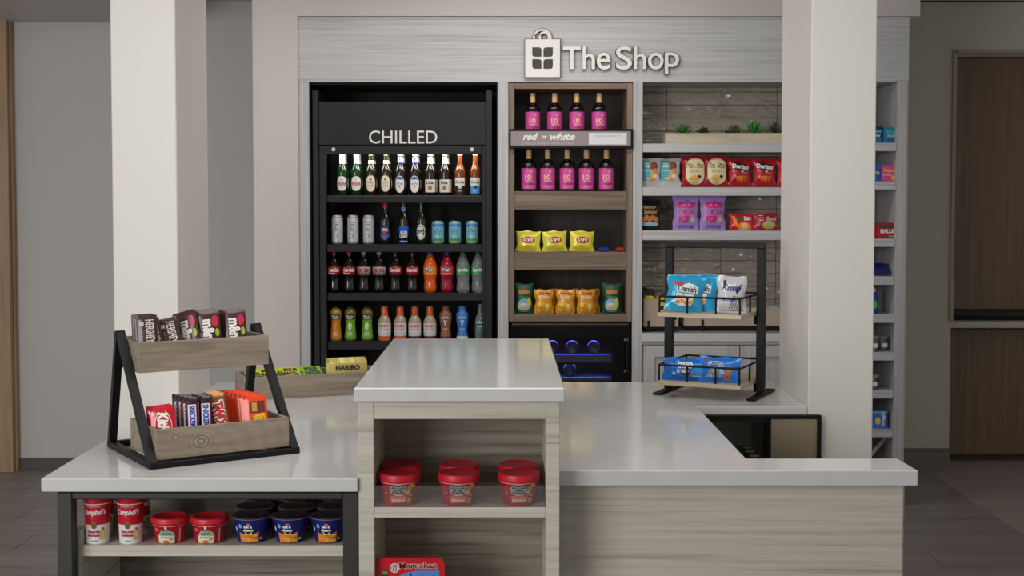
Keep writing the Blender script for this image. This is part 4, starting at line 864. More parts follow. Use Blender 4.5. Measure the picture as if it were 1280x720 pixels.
# organisers on the back worktop
def bin_(name, lb, x0, x1, y0, y1, z0, z1, m):
    r = thing(name, lb, 'organiser', ((x0+x1)/2, (y0+y1)/2, zb1)); hx_, hy_ = (x1-x0)/2, (y1-y0)/2
    bb_ = MB(); z0 -= zb1; z1 -= zb1
    for a in ((-hx_, hx_, -hy_, -hy_+.008), (-hx_, hx_, hy_-.008, hy_), (-hx_, -hx_+.008, -hy_+.008, hy_-.008), (hx_-.008, hx_, -hy_+.008, hy_-.008)): bb_.box(*a, z0, z1, m, .002)
    bb_.box(-hx_+.008, hx_-.008, -hy_+.008, hy_-.008, z0, z0+.008, m).build('box', r)
    for sx in (-.72, .72):
        for sy in (-1, 1): MB().box(sx*hx_-.006, sx*hx_+.006, sy*hy_-.004+sy*.005, sy*hy_+.004+sy*.005, 0.0005, z0+.035, M_blk, .001).build('leg', r)
    MB().box(-hx_+.002, hx_-.002, -hy_+.002, hy_-.002, z0-.012, z0-.001, M_blk).build('base_rail', r)
    return r
M_bin = wood('beige bentwood', (190, 174, 154), (176, 160, 140), (160, 144, 126), 'x', 1, .5, streak=6)
yb0 = YC+.06
zo = lambda py, Y=yb0: PZ(py, Y)
bin_('organiser_box', 'beige wooden organiser on black legs at the left of the back worktop', PX(804.5, 400, yb0), PX(848, 400, yb0), yb0, yb0+.15, zb1+.028, zo(373.5), M_bin)
bin_('organiser_box', 'long beige wooden organiser on black legs behind the wire rack', PX(855, 400, yb0+.04), PX(1020, 400, yb0+.04), yb0+.04, yb0+.2, zb1+.03, zo(386), M_bin)
for i, (px, c, w, h, lb) in enumerate(((812, (226, 190, 40), .05, .012, 'yellow packet lying on the left end of the beige organiser'), (827, (222, 180, 36), .05, .012, 'yellow packet in the middle of the beige organiser'))):
    o = MB().box(-w/2, w/2, -.04, .04, 0, h, pr(c), .003).build('tea_packet', None, (PX(px, 370, yb0), yb0+.045, zo(373.5)+.0005)); tag(o, lb, 'packet')
o = MB().box(-.04, .04, -.03, .03, 0, .045, mat('black coffee pod box', (36, 34, 34), .5), .006).box(-.03, .0, -.02, .02, .045, .052, mat('black coffee pod box', (36, 34, 34), .5), .003).build('pod_box', None, (PX(812, 362, yb0), yb0+.11, zo(373.5)+.0005)); tag(o, 'dark box of pods standing on the back of the beige organiser', 'box')
ye = MB().box(-.012, .012, -.004, 0, 0, .10, pr((226, 190, 40)), .001).box(-.012, .012, -.0052, -.004, .035, .055, DK).box(-.012, .012, -.0052, -.004, .075, .09, DK).build('price_tag', None, (PX(828.5, 390, yb0-.01), yb0-.002, zo(395))); tag(ye, 'yellow and black strip hanging on the front of the beige organiser', 'tag')
for px, w, h, c, dy, lb in ((966.5, .05, .095, (150, 180, 214), .05, 'light blue box standing behind the wire rack beside the pillar'), (907, .05, .10, (50, 44, 110), .07, 'dark purple box behind the blue cookie bags'), (908, .04, .05, (70, 84, 60), .02, 'small green packet in front of the dark purple box')):
    z_ = zb1+.042
    o = MB().box(-w/2, w/2, -.015, .015, 0, h, pr(c), .002).box(-w*.35, w*.35, -.0162, -.015, h*.2, h*.5, pr(tuple(min(255, v+40) for v in c))).build('snack_box', None, (PX(px, 385, yb0+.06+dy), yb0+.06+dy, z_)); tag(o, lb, 'box')

# ================================================================== narrow cubbies
cx0, cx1 = xb1+.0215, xr0-.001
cb = thing('cubby_shelves', 'narrow grey-washed column of cubby shelves right of the pillar', 'shelf', ((cx0+cx1)/2, YB, 0))
part(cb, 'rear_panel', cx0, cx1, YB+.54, YB+.555, 0, HZ0-.002, W_stile)
cz = []
for a, b in ((178.5, 189), (226.5, 237), (298.5, 308.5), (345.5, 356), (393, 403.5), (440, 450.5), (487.5, 498), (537, 546.5)):
    part(cb, 'shelf', cx0+.001, cx1-.001, YB-.006, YB+.538, PZ(b, YB), PZ(a, YB), W_header, .0015); cz.append(PZ(a, YB))
br = MB().bar((cx0-cb.location.x, .1, PZ(620, YB)), (cx1-cb.location.x, .1, PZ(548, YB)), .02, .02, W_stile, (0, 1, 0)).build('brace', cb)
def boxkind(w, d, h, m, fn, name='medicine_box', cat='box'):
    def make():
        r = thing(name, '', cat); MB().box(-w/2, w/2, -d/2, d/2, 0, h, m, .0015).build('carton', r); b = label_mb(); fn(b, flatf(-d/2), w, h); b.build('label', r); return r
    return Kind(make)
def cub(K, px, k_, lb, rz=0, dy=.06): return K((PX(px, 250, YB+dy), YB+dy, cz[k_]+.0005), rz, lb)
def t1(b, f, w, h): d_rect(b, f, -w*.48, h*.0+.002, w*.48, h*.35, pr((40, 110, 160)), .0004, 1); d_rect(b, f, -w*.48, h*.62, w*.48, h*.8, pr((70, 180, 190)), .0004, 1); d_text(b, f, 'Alka-Seltzer', -w*.4, h*.38, w*.4, h*.56, WH, .0008, .02)
cub(boxkind(.085, .09, .085, pr((50, 140, 190)), t1), 1109.5, 0, 'teal and blue medicine box on the top cubby shelf', .25, .08)
cub(boxkind(.07, .1, .09, pr((24, 40, 70)), t1), 1090, 0, 'dark blue medicine box at the pillar edge of the top cubby', 0, .09)
def t2(b, f, w, h): d_text(b, f, 'Pepto', -w*.36, h*.52, w*.36, h*.78, pr((240, 200, 40)), .0008, .06); d_rect(b, f, -w*.4, h*.36, w*.2, h*.4, WH, .0004, 1); d_ell(b, f, w*.28, h*.2, w*.16, h*.14, pr((240, 190, 40)), .0006)
cub(boxkind(.085, .05, .088, pr((226, 80, 150)), t2), 1109, 1, 'bright pink medicine box on the second cubby shelf', .05)
def t3(b, f, w, h): d_text(b, f, 'TYM', -w*.3, h*.4, w*.36, h*.6, pr((220, 220, 90)), .0008, .03)
cub(boxkind(.06, .05, .088, pr((30, 90, 190)), t3), 1092, 1, 'blue medicine box beside the bright pink box', 0)
def t4(b, f, w, h): d_rect(b, f, -w*.42, h*.68, w*.42, h*.9, pr((90, 60, 70)), .0004, 1); d_text(b, f, 'HALLS', -w*.34, h*.34, w*.34, h*.62, WH, .0008, .06); d_text(b, f, 'RELIEF', w*.1, h*.1, w*.4, h*.2, WH, .0008)
cub(boxkind(.11, .08, .085, pr((176, 30, 44)), t4), 1105.5, 2, 'red box of cough drops on the third cubby shelf', .12, .07)
b = MB(); f = bagf(.13, .09, .04, 13); bag(b, f, .13, .09, FOIL((26, 36, 110))); b.xf(Matrix.Rotation(math.radians(-55), 4, 'X')); o = b.build('snack_packet', None, (PX(1099, 340, YB+.07), YB+.05, cz[3]+.014)); tag(o, 'crumpled dark blue packet slumped on the fourth cubby shelf', 'snack bag')
K_blueb = bottle('toiletry_bottle', 'bottle', [(.022, 0), (.025, .005), (.025, .10), (.014, .115), (.012, .12)], mat('blue plastic bottle', (30, 70, 170), .3), mat('white bottle cap', (220, 220, 220), .4), (.118, .14, .013), [('label', lambda b, f: d_ell(b, f, .005, .05, .014, .022, pr((90, 190, 90)), .001))])
cub(K_blueb, 1093, 4, 'blue toiletry bottle at the pillar edge of the fifth cubby')
def tub(nm, lb, px, k_, R, h, dy=.07):
    r = thing(nm, lb, 'container', (PX(px, 430, YB+dy), YB+dy, cz[k_]+.0005)); MB().lathe([(R*.8, 0), (R*.9, .004), (R, h*.8), (R*.98, h*.8), (R*.6, .006), (.001, .006)], M_acryl, 20).build('cup', r)
    MB().lathe([(R*1.02, 0), (R*1.02, .006), (R*.8, .012), (.001, .013)], mat('grey translucent lid', (140, 142, 140), .3), 20, z=h*.8+.0005).build('lid', r); MB().box(-R*.5, R*.5, -R*.95, -R*.93, h*.25, h*.5, WH).build('label', r); return r
tub('clear_tub', 'small clear tub with grey lid on the sixth cubby shelf', 1104, 5, .030, .085); tub('clear_tub', 'clear tub at the pillar edge of the sixth cubby', 1091, 5, .035, .09, .04); tub('clear_tub', 'clear tub at the pillar edge of the seventh cubby', 1091, 6, .035, .085, .04)
def t5(b, f, w, h): d_ell(b, f, -w*.12, h*.42, w*.18, h*.2, pr((240, 206, 60)), .0004); d_text(b, f, 'Snuggle', w*.10, h*.12, w*.36, h*.92, WH, .0008, .04, 0, 1); d_rect(b, f, -w*.48, h*.86, w*.48, h*.96, pr((130, 190, 236)), .0003, 1)
cub(boxkind(.085, .05, .098, pr((60, 120, 210)), t5), 1101.5, 7, 'blue box of dryer sheets on the lowest visible cubby shelf', 0)

# ================================================================== the island
TH = .9; TK = .045
# left worktop
wt = MB().prism([(-1.299, 3.671), (-.4105, 3.671), (-.4105, 5.64), (-1.2285, 5.64), (-1.2285, 4.9655), (-1.299, 4.9655)], PZ(615, 3.671), TH, M_quartz, .003).build('worktop'); tag(wt, 'white quartz worktop of the low left counter under the candy rack', 'worktop')
RX0, RX1, RY0, RY1, RZ = -.4188, .1693, 3.6563, 4.969, 1.157
rt = MB().box(RX0, RX1, RY0, RY1, PZ(502.5, RY0), RZ, M_quartz, .003).build('worktop'); tag(rt, 'white quartz slab on top of the raised centre cabinet', 'worktop')
rw = MB().prism([(.1585, 3.781), (1.196, 3.781), (1.189, 3.957), (.7315, 3.957), (.7285, 4.965), (1.1485, 4.965), (1.1485, 5.636), (.1585, 5.636)], .8545, TH, M_quartz, .003).build('worktop'); tag(rw, 'white quartz worktop of the low right counter around the staff side', 'worktop')
# raised cabinet
YR = RY0+.028
ix0, ix1 = PX(448, 550, YR), .1565
ox0, ox1 = PX(467.3, 580, YR), PX(682.5, 580, YR)
rc = thing('display_cabinet', 'pale oak raised cabinet with open shelves in the centre of the island', 'cabinet', ((ix0+ix1)/2, YR, 0))
ztop = PZ(502.5, RY0)-.0005
for a, b in ((ix0, ox0), (ox1, ix1)): part(rc, 'side_panel', a, b, YR+.0205, 4.93, 0, ztop, W_paleY); part(rc, 'front_stile', a, b, YR, YR+.02, 0, ztop, W_pale)
part(rc, 'top_rail', ox0+.0003, ox1-.0003, YR, YR+.345, PZ(524, YR), ztop, W_pale)
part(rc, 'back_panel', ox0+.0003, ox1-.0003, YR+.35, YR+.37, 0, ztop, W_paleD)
szt = PZ(634.5, YR); szb = PZ(647.5, YR)
part(rc, 'shelf', ox0+.0003, ox1-.0003, YR+.002, YR+.349, szb, szt, W_pale)
s2 = .505
part(rc, 'shelf', ox0+.0003, ox1-.0003, YR+.002, YR+.349, s2-.03, s2, W_pale)
part(rc, 'shelf', ox0+.0003, ox1-.0003, YR+.002, YR+.349, .08, .12, W_pale)
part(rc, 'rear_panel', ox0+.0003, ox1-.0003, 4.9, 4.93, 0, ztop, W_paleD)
part(rc, 'shelf_guard', ox0+.001, ox1-.001, YR+.003, YR+.006, szt+.0003, PZ(607.5, YR), M_acryl, 0)
# small price strip of the shelf
# right counter base
YP = 3.862
rb = thing('service_counter', 'pale oak panelled base of the low right counter', 'counter', ((.16+1.168)/2, YP, 0))
part(rb, 'front_panel', .158, PX(1129, 650, YP), YP, YP+.025, 0, .8543, W_pale)
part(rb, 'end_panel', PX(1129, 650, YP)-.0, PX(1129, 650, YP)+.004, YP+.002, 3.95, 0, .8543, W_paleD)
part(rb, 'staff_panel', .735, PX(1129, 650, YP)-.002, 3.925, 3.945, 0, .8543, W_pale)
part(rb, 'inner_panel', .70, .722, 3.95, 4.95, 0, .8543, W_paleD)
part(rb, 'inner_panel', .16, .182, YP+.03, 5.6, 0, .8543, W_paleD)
part(rb, 'rear_panel', .16, 1.14, 5.58, 5.6, 0, .8543, W_pale)
# undercounter glass door cooler
ug = 4.925
uc = thing('undercounter_cooler', 'black framed glass-fronted unit under the rear right worktop beside the pillar', 'refrigerator', (.96, ug, 0))
ux0, ux1, uz1 = .745, PX(1027, 545, ug), PZ(519.3, ug)
part(uc, 'body', ux0, 1.14, ug+.39, 5.55, .05, .845, M_blkin); 
part(uc, 'top_panel', ux0, 1.14, ug+.045, ug+.39, .838, .8495, M_blk, 0)
part(uc, 'side_panel', ux0, ux0+.012, ug+.03, ug+.39, .05, .838, M_blk, 0); part(uc, 'side_panel', 1.128, 1.14, ug+.045, ug+.39, .05, .838, M_blk, 0)
ud = MB(); o_ = uc.location.x
for a in ((ux0, ux1, PZ(524, ug), uz1), (ux0, ux0+.014, .06, PZ(524, ug)), (PX(1022.5, 545, ug), ux1, .06, PZ(524, ug)), (ux0, ux1, .05, .075)): ud.box(a[0]-o_, a[1]-o_, 0, .03, a[2], a[3], M_blk, .002)
ud = ud.build('door', uc)
MB().box(ux0+.014-o_, PX(1022.5, 545, ug)-o_, .010, .014, .075, PZ(524, ug), M_glass).build('glass_pane', ud)
px_div = PX(965, 545, ug)
MB().box(px_div-o_, PX(1022.5, 545, ug)-o_, .018, .022, .075, PZ(524, ug), mat('painted beige reflection', (226, 202, 168), .35)).build('beige_reflection', ud)  # beige sheet stands in for the staff panel reflected in the glass
MB().box(px_div-.006-o_, px_div-o_, .016, .026, .075, PZ(524, ug), M_blk).build('divider', ud)
MB().box(ux0+.014-o_, px_div-.008-o_, .37, .38, .075, PZ(524, ug)+.01, mat('grey liner panel', (196, 192, 182), .5)).build('liner_panel', uc)  # liner tone raised in place of the reflection on the glass
for py in (552.5, 557, 562, 567.5):
    pass
for i, (px, py) in enumerate(((929, 553), (934, 557.5), (937.5, 562.5), (942.5, 568), (915, 554))):
    r_ = _ray(px, py); Yy = (CAMH-.718)/-r_[2]*r_[1]; x_, z_ = PX(px, py, Yy), .718
    r = thing('lidded_cup', ['dark cup with grey lid behind the glass door, rearmost of the slanting row', 'dark cup with grey lid behind the glass door, second from the back', 'dark cup with tan lid behind the glass door, third from the back', 'dark cup with grey lid behind the glass door, nearest to the front', 'dark cup with beige lid behind the glass door, at the left of the row'][i], 'cup', (x_, Yy, z_-.1318), 0, 'cups behind the glass door')
    MB().lathe([(.013, 0), (.017, .12), (.017, .125)], mat('dark cup', (26, 25, 24), .4), 18).build('cup', r); MB().lathe([(.0185, 0), (.0185, .004), (.001, .006)], mat('lid %d' % (i % 2), ((226, 224, 216), (232, 212, 180))[i % 2], .4), 18, z=.126).build('lid', r)
# shelf below the cups so that they stand on something
part(uc, 'wire_shelf', ux0+.014, px_div-.008, ug+.034, ug+.365, .582, .586, M_blk, 0)

# left counter frame
YL = 3.70
lf = thing('steel_counter', 'dark grey steel framed low counter base with an open shelf of canned meals', 'counter', (-.85, YL, 0))
fx0, fx1 = PX(71.5, 660, YL), -.4125
zt_ = PZ(615.5, YL); t_ = .045
def sq(nm, *a): return part(lf, nm, *a, M_steel, .003)
postL = (fx0, PX(90.3, 660, YL)); postR = (PX(428.5, 660, YL), fx1)
zbm = PZ(624.5, YL)
sq('leg', postL[0], postL[1], YL, YL+.045, 0, zt_); sq('leg', postR[0], postR[1], YL, YL+.045, 0, zt_)
sq('leg', postL[0], postL[1], 4.12, 4.155, 0, zt_)
sq('top_beam', postL[1]+.0003, postR[0]-.0003, YL, YL+.045, zbm, zt_); sq('side_beam', postL[0], postL[1], YL+.0455, 4.119, zbm, zt_)
lzT, lzB = PZ(681.5, YL+.05), PZ(695.5, YL+.05)
part(lf, 'shelf', postL[1]+.012, fx1-.002, YL+.05, 4.16, lzB, lzT, W_pale)
part(lf, 'side_panel', postL[1]-.02, postL[1]+.0115, YL+.046, 4.119, 0, lzT+.045, W_paleY)
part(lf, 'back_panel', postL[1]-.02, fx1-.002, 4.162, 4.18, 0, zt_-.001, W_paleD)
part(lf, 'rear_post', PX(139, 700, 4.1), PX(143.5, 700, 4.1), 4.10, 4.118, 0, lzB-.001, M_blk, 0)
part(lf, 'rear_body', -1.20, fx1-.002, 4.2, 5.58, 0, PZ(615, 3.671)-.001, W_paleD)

# ---------------------------------------------------------------- soup tubs on the raised cabinet shelf
RDp = mat('red plastic lid', (196, 26, 46), .4); RDb = mat('red printed tub', (176, 22, 42), .35)
chp = [(.046, 0), (.049, .004), (.0505, .035), (.0545, .062), (.0555, .066)]
def mk_chunky():
    r = thing('soup_tub', '', 'food tub'); MB().lathe(chp, RDb, 32).build('tub', r)
    MB().lathe([(.0570, 0), (.0595, .002), (.0600, .016), (.0585, .0205), (.0540, .0225), (.050, .0205), (.001, .0205)], RDp, 36, z=.0665).build('lid', r)
    b = label_mb(); f = cylf(chp)
    d_rect(b, f, -.17, .0635, .17, .0652, pr((230, 190, 190)), .0009, 32)
    d_ell(b, f, 0, .046, .0245, .0155, WH, .001, 24, 3, p=.8); d_ell(b, f, 0, .046, .0228, .0138, pr((80, 50, 60)), .0014, 24, 3, p=.8); d_rect(b, f, -.024, .040, .024, .050, WH, .0016, 8); d_text(b, f, 'CHUNKY', -.0225, .0405, .0225, .0495, DK, .0022, .06)
    d_text(b, f, "Campbell's", -.014, .0515, .014, .0570, WH, .0019, .01, .2); d_rect(b, f, -.011, .033, .011, .037, GO, .0018, 4)
    d_poly(b, f, [(-.026, .029), (-.005, .030), (.028, .031), (.028, .014), (-.004, .010), (-.024, .008)], pr((222, 100, 60)), .0014, 3); d_text(b, f, 'CLASSIC CHICKEN', -.021, .023, .022, .027, pr((244, 200, 180)), .0022); d_text(b, f, 'NOODLE', -.020, .0125, .020, .021, WH, .0022, .05)
    rg = random.Random(3)
    for i in range(11): d_ell(b, f, .038+rg.uniform(-.008, .008), .012+i*.0046, .007, .0045, pr(((206, 160, 70), (190, 130, 50), (226, 190, 110), (140, 60, 30))[i % 4]), .0014+.00012*i)
    d_poly(b, f, [(.034, .062), (.044, .066), (.048, .056), (.037, .052)], pr((196, 150, 60)), .0026, 1)
    d_rect(b, f, -.046, .034, -.036, .038, GO, .0014, 3)
    b.build('label', r); return r
K_ch = Kind(mk_chunky)
Yb_ = YR+.062
for px, w_ in ((499.5, 'left'), (573.3, 'middle'), (648.5, 'right')):
    for k_, (dy, ps) in enumerate(((0, 'front'), (.122, 'back'))):
        Yi = Yb_+dy; x_ = PX(px, 600, Yb_)*(1 if k_ == 0 else 1.0); x_ = PX({499.5: 501.5, 573.3: 574, 648.5: 648}[px], 600, Yi) if k_ else x_
        K_ch((x_, Yi, szt+.0005), .0, 'red lidded soup tub on the centre cabinet shelf, %s one of the %s pair' % (ps, w_), 'red soup tubs on the centre shelf')
# noodle tray pack standing on the lower shelf
npk = thing('noodle_pack', 'red tray pack of instant noodles standing on the lower centre shelf', 'food pack', (PX(513, 705, YR+.03), YR+.03, s2+.0005))
nw = (PX(556, 705, YR+.03)-PX(470.5, 705, YR+.03))/2; nh = PZ(697.3, YR+.03)-s2
def rrect(w, h, r, n=5):
    pts = []
    for sx, sz, a0 in ((1, 1, 0), (-1, 1, 90), (-1, -1, 180), (1, -1, 270)):
        for t in range(n+1): an = math.radians(a0+90*t/n); pts.append((sx*(w-r)+r*math.cos(an), h/2+sz*(h/2-r)+r*math.sin(an)))
    return pts
pts = rrect(nw, nh, .022); n = len(pts); pts2 = rrect(nw*.95, nh, .02)
mr = mat('glossy red wrap', (206, 32, 46), .22, coat=.6)
vs = [(x, 0, z) for x, z in pts]+[(x, .012, z) for x, z in pts]+[(x*.93, .05, nh/2+(z-nh/2)*.93) for x, z in pts]
MB().add(vs, [tuple(range(n)), tuple(range(2*n, 3*n))[::-1]]+[(i, (i+1) % n, n+(i+1) % n, n+i) for i in range(n)]+[(n+i, n+(i+1) % n, 2*n+(i+1) % n, 2*n+i) for i in range(n)], mr, False).build('tray', npk)
b = label_mb(); f = flatf(0)
u = lambda px: PX(px, 705, YR+.03)-npk.location.x; v = lambda py: PZ(py, YR+.03)-npk.location.z
d_text(b, f, 'Maruchan', u(498.5), v(711), u(546.5), v(702.3), pr((246, 220, 214)), .001, .06); d_text(b, f, 'Maruchan', u(499), v(710.5), u(546), v(702.8), pr((120, 30, 36)), .0016, .02)
for R_, c_, k_ in ((6, (240, 226, 220), 0), (4.8, (150, 36, 44), 1), (3.8, (240, 226, 220), 2), (2.6, (150, 36, 44), 3), (1.4, (240, 226, 220), 4)): d_ell(b, f, u(493.3), v(710), (u(493.3+R_)-u(493.3)), (u(493.3+R_)-u(493.3)), pr(c_), .0008+.0004*k_)
d_poly(b, f, [(u(497), v(722)), (u(505), v(716.5)), (u(520), v(713.5)), (u(549), v(713)), (u(549), v(760)), (u(497), v(760))], pr((84, 140, 214)), .0006, 1)
d_text(b, f, 'Instant', u(512), v(729), u(545), v(716.5), pr((30, 40, 130)), .0012, .05); d_text(b, f, 'Lunch', u(512), v(745), u(545), v(732), pr((30, 40, 130)), .0012, .05)
d_rect(b, f, u(476.5), v(735), u(485.5), v(712.5), pr((50, 60, 36)), .0006, 1); d_rect(b, f, u(477.5), v(718), u(484.5), v(713.8), pr((130, 140, 90)), .001, 1)
b.build('label', npk)

# ---------------------------------------------------------------- tubs on the left shelf
lz = lzT+.0005
cup = [(.0300, 0), (.0325, .003), (.0320, .008), (.0375, .118), (.0385, .128), (.0385, .134)]
def mk_soup():
    r = thing('soup_cup', '', 'food tub'); MB().lathe(cup, mat('white soup cup', (228, 226, 220), .35), 30).build('cup', r)
    MB().lathe([(.0395, 0), (.0395, .008), (.036, .0095), (.034, .007), (.001, .007)], RDp, 30, z=.1345).build('lid', r)
    b = label_mb(); f = cylf(cup); R = RD if False else pr((186, 20, 44)); W_ = pr((232, 228, 220)); T = pr((176, 30, 60))
    d_rect(b, f, -f.R*math.pi, .058, f.R*math.pi, .134, R, .0007, 30, 5); d_rect(b, f, -f.R*math.pi, .1165, f.R*math.pi, .1185, W_, .0013, 30); d_text(b, f, "Campbell's", -.032, .082, .036, .104, WH, .0016, .02, .35)
    d_text(b, f, 'MICROWAVABLE', -.022, .109, .022, .1125, pr((230, 190, 190)), .0014); d_ell(b, f, 0, .056, .009, .010, pr((132, 112, 50)), .0014); d_ell(b, f, 0, .056, .006, .007, pr((104, 86, 40)), .0018)
    d_text(b, f, 'Chicken & Mini', -.023, .034, .018, .042, T, .0013, .05); d_text(b, f, 'Round Noodles', -.023, .0235, .018, .0315, T, .0013, .05); d_text(b, f, 'SOUP', -.009, .0085, .009, .0125, DK, .0013, .02)
    d_ell(b, f, .028, .030, .009, .013, pr((206, 176, 90)), .0010); d_ell(b, f, .029, .030, .006, .009, pr((226, 206, 130)), .0014); d_ell(b, f, .028, .046, .004, .004, pr((200, 60, 40)), .0012); d_ell(b, f, .022, .018, .005, .004, pr((200, 170, 80)), .0012)
    b.build('label', r); return r
K_soup = Kind(mk_soup)
Y0 = YL+.084
for px, dy, lb in ((122, 0, 'red and white soup cup at the left end of the low shelf'), (163.5, 0, 'red and white soup cup, second in front on the low shelf'), (127, .11, 'red and white soup cup standing behind the leftmost cup'), (172.5, .10, 'red and white soup cup peeking out behind the second cup')):
    K_soup((PX(px, 660, Y0+dy), Y0+dy, lz), (0, 0, .0 if dy == 0 else .5), lb, 'red and white soup cups')
pap = [(.0405, 0), (.0435, .004), (.0490, .052), (.0510, .056), (.0510, .060)]
def mk_bowl():
    r = thing('pasta_tub', '', 'food tub'); MB().lathe(pap, RDb, 32).build('tub', r)
    MB().lathe([(.0520, 0), (.0545, .002), (.0545, .012), (.0525, .0165), (.045, .018), (.040, .0155), (.001, .0155)], mat('bright red lid', (206, 30, 46), .4), 34, z=.0565).build('lid', r)
    b = label_mb(); f = cylf(pap); d_rect(b, f, -.155, .0515, .155, .0530, pr((236, 190, 190)), .001, 30)
    cr = pr((226, 218, 190)); d_poly(b, f, [(-.028, .002), (-.028, .026), (-.022, .030), (-.020, .036), (-.010, .040), (.0, .046), (.010, .040), (.020, .036), (.022, .030), (.026, .026), (.026, .002)], cr, .001, 3)
    d_ell(b, f, -.001, .036, .020, .006, pr((70, 120, 80)), .0014); d_text(b, f, "SpaghettiOs", -.017, .0335, .016, .039, WH, .0019, .02); d_rect(b, f, -.024, .0255, .022, .0305, pr((60, 100, 60)), .0014, 6); d_text(b, f, 'Pasta & Meatballs', -.022, .0262, .020, .0298, WH, .0018)
    d_ell(b, f, -.002, .0485, .003, .004, WH, .0014); d_rect(b, f, -.020, .018, .014, .022, pr((150, 170, 150)), .0014, 5); d_ell(b, f, -.002, .006, .010, .006, pr((200, 110, 40)), .0016)
    d_poly(b, f, [(.010, .010), (.024, .018), (.023, .020), (.009, .012)], DK, .0018, 1); d_ell(b, f, -.034, .041, .006, .005, pr((220, 110, 100)), .001); d_rect(b, f, .040, .006, .046, .046, pr((220, 150, 140)), .0008, 2, 4)
    b.build('label', r); return r
K_bowl = Kind(mk_bowl)
Y1_ = YL+.102
for px, lb in ((213, 'small red lidded pasta tub next to the soup cups'), (262, 'small red lidded pasta tub next to the blue tubs')): K_bowl((PX(px, 665, Y1_), Y1_, lz), 0, lb, 'small red pasta tubs')
mcp = [(.0375, 0), (.0395, .003), (.0405, .006), (.0535, .0720), (.0535, .0730)]
NVm = mat('navy blue tub', (28, 34, 104), .35)
def mk_mac():
    r = thing('pasta_tub', '', 'food tub'); MB().lathe(mcp, NVm, 32).build('tub', r)
    MB().lathe([(.0545, 0), (.0575, .0005), (.0575, .0020), (.0545, .0028), (.001, .0028)], mat('navy printed foil lid', (30, 34, 66), .3, .3), 36, z=.0732).build('foil_lid', r)
    MB().lathe([(.0535, -.001), (.0578, -.0012), (.0580, .0001)], mat('silver rim', (190, 190, 196), .3, .7), 36, z=.0732).build('rim', r)
    b = label_mb(); f = cylf(mcp); 
    d_poly(b, f, [(-.034, .033), (-.018, .030), (-.010, .026), (.006, .026), (.014, .028), (.034, .036), (.034, .003), (-.034, .003)], pr((222, 138, 36)), .001, 4)
    rg = random.Random(5)
    for i in range(14): d_ell(b, f, rg.uniform(-.0, .032), rg.uniform(.007, .028), .007, .0022, pr(((240, 176, 60), (206, 116, 30), (246, 196, 90))[i % 3]), .0014+.0001*i)
    d_ell(b, f, -.001, .058, .0065, .0028, pr((206, 120, 130)), .001); d_text(b, f, 'mac &', -.015, .047, .011, .0555, WH, .0015, .06); d_text(b, f, 'cheese', -.0175, .0370, .014, .0455, WH, .0015, .06)
    arc = [(-.0125, .036), (-.0095, .036), (-.0065, .031), (-.001, .029), (.0045, .031), (.0075, .036), (.0105, .036), (.0085, .028), (.003, .0235), (-.001, .0225), (-.005, .0235), (-.0105, .028)]
    f2 = lambda u_, v_, o: f(u_, v_, o)
    b.add([f(x, y, .0024) for x, y in arc], [(0, 1, 2, 11), (2, 3, 10, 11), (3, 9, 10), (3, 4, 8, 9), (4, 5, 6, 7), (4, 7, 8)], pr((246, 206, 60)), True)
    d_ell(b, f, -.028, .052, .0055, .0065, pr((110, 170, 214)), .001); d_text(b, f, 'EASY', -.031, .050, -.025, .054, WH, .0015); d_text(b, f, 'Original Flavor', -.026, .013, -.006, .018, WH, .0015, .01); d_ell(b, f, -.047, .042, .003, .008, WH, .001); d_ell(b, f, .044, .014, .006, .003, WH, .001)
    for i in range(10):
        a = i*.628; rr = .022+.012*(i % 3); b.add([(rr*math.cos(a)-.007, rr*math.sin(a)-.003, .0763), (rr*math.cos(a)+.007, rr*math.sin(a)-.001, .0763), (rr*math.cos(a)+.005, rr*math.sin(a)+.004, .0763), (rr*math.cos(a)-.005, rr*math.sin(a)+.003, .0763)], [(0, 1, 2, 3)], pr((150, 104, 50)))
    for i in range(-10, 11):
        a = i*.15; b.add([(.0582*math.sin(a), -.0582*math.cos(a), .0736), (.0582*math.sin(a+.08), -.0582*math.cos(a+.08), .0736), (.0540*math.sin(a+.08), -.0540*math.cos(a+.08), .0763), (.0540*math.sin(a), -.0540*math.cos(a), .0763)], [(0, 1, 2, 3)], pr((206, 150, 40)))
    b.build('label', r); return r
K_mac = Kind(mk_mac)
Y2_ = YL+.104
for i, px in enumerate((314.7, 363, 411)):
    nm_ = ('left', 'middle', 'right')[i]
    K_mac((PX(px, 660, Y2_), Y2_, lz), .0, 'navy and orange pasta tub in the front row, %s one of the three' % nm_, 'navy pasta tubs on the low shelf')
    K_mac((PX(px+(5, 8, 9)[i], 650, Y2_+.118), Y2_+.118, lz), .3, 'navy pasta tub standing directly behind the %s front tub' % nm_, 'navy pasta tubs on the low shelf')
    K_mac((PX(px+(14, 4, 14)[i], 640, Y2_+.236), Y2_+.236, lz), .7, 'navy pasta tub in the rearmost row behind the %s front tub' % nm_, 'navy pasta tubs on the low shelf')

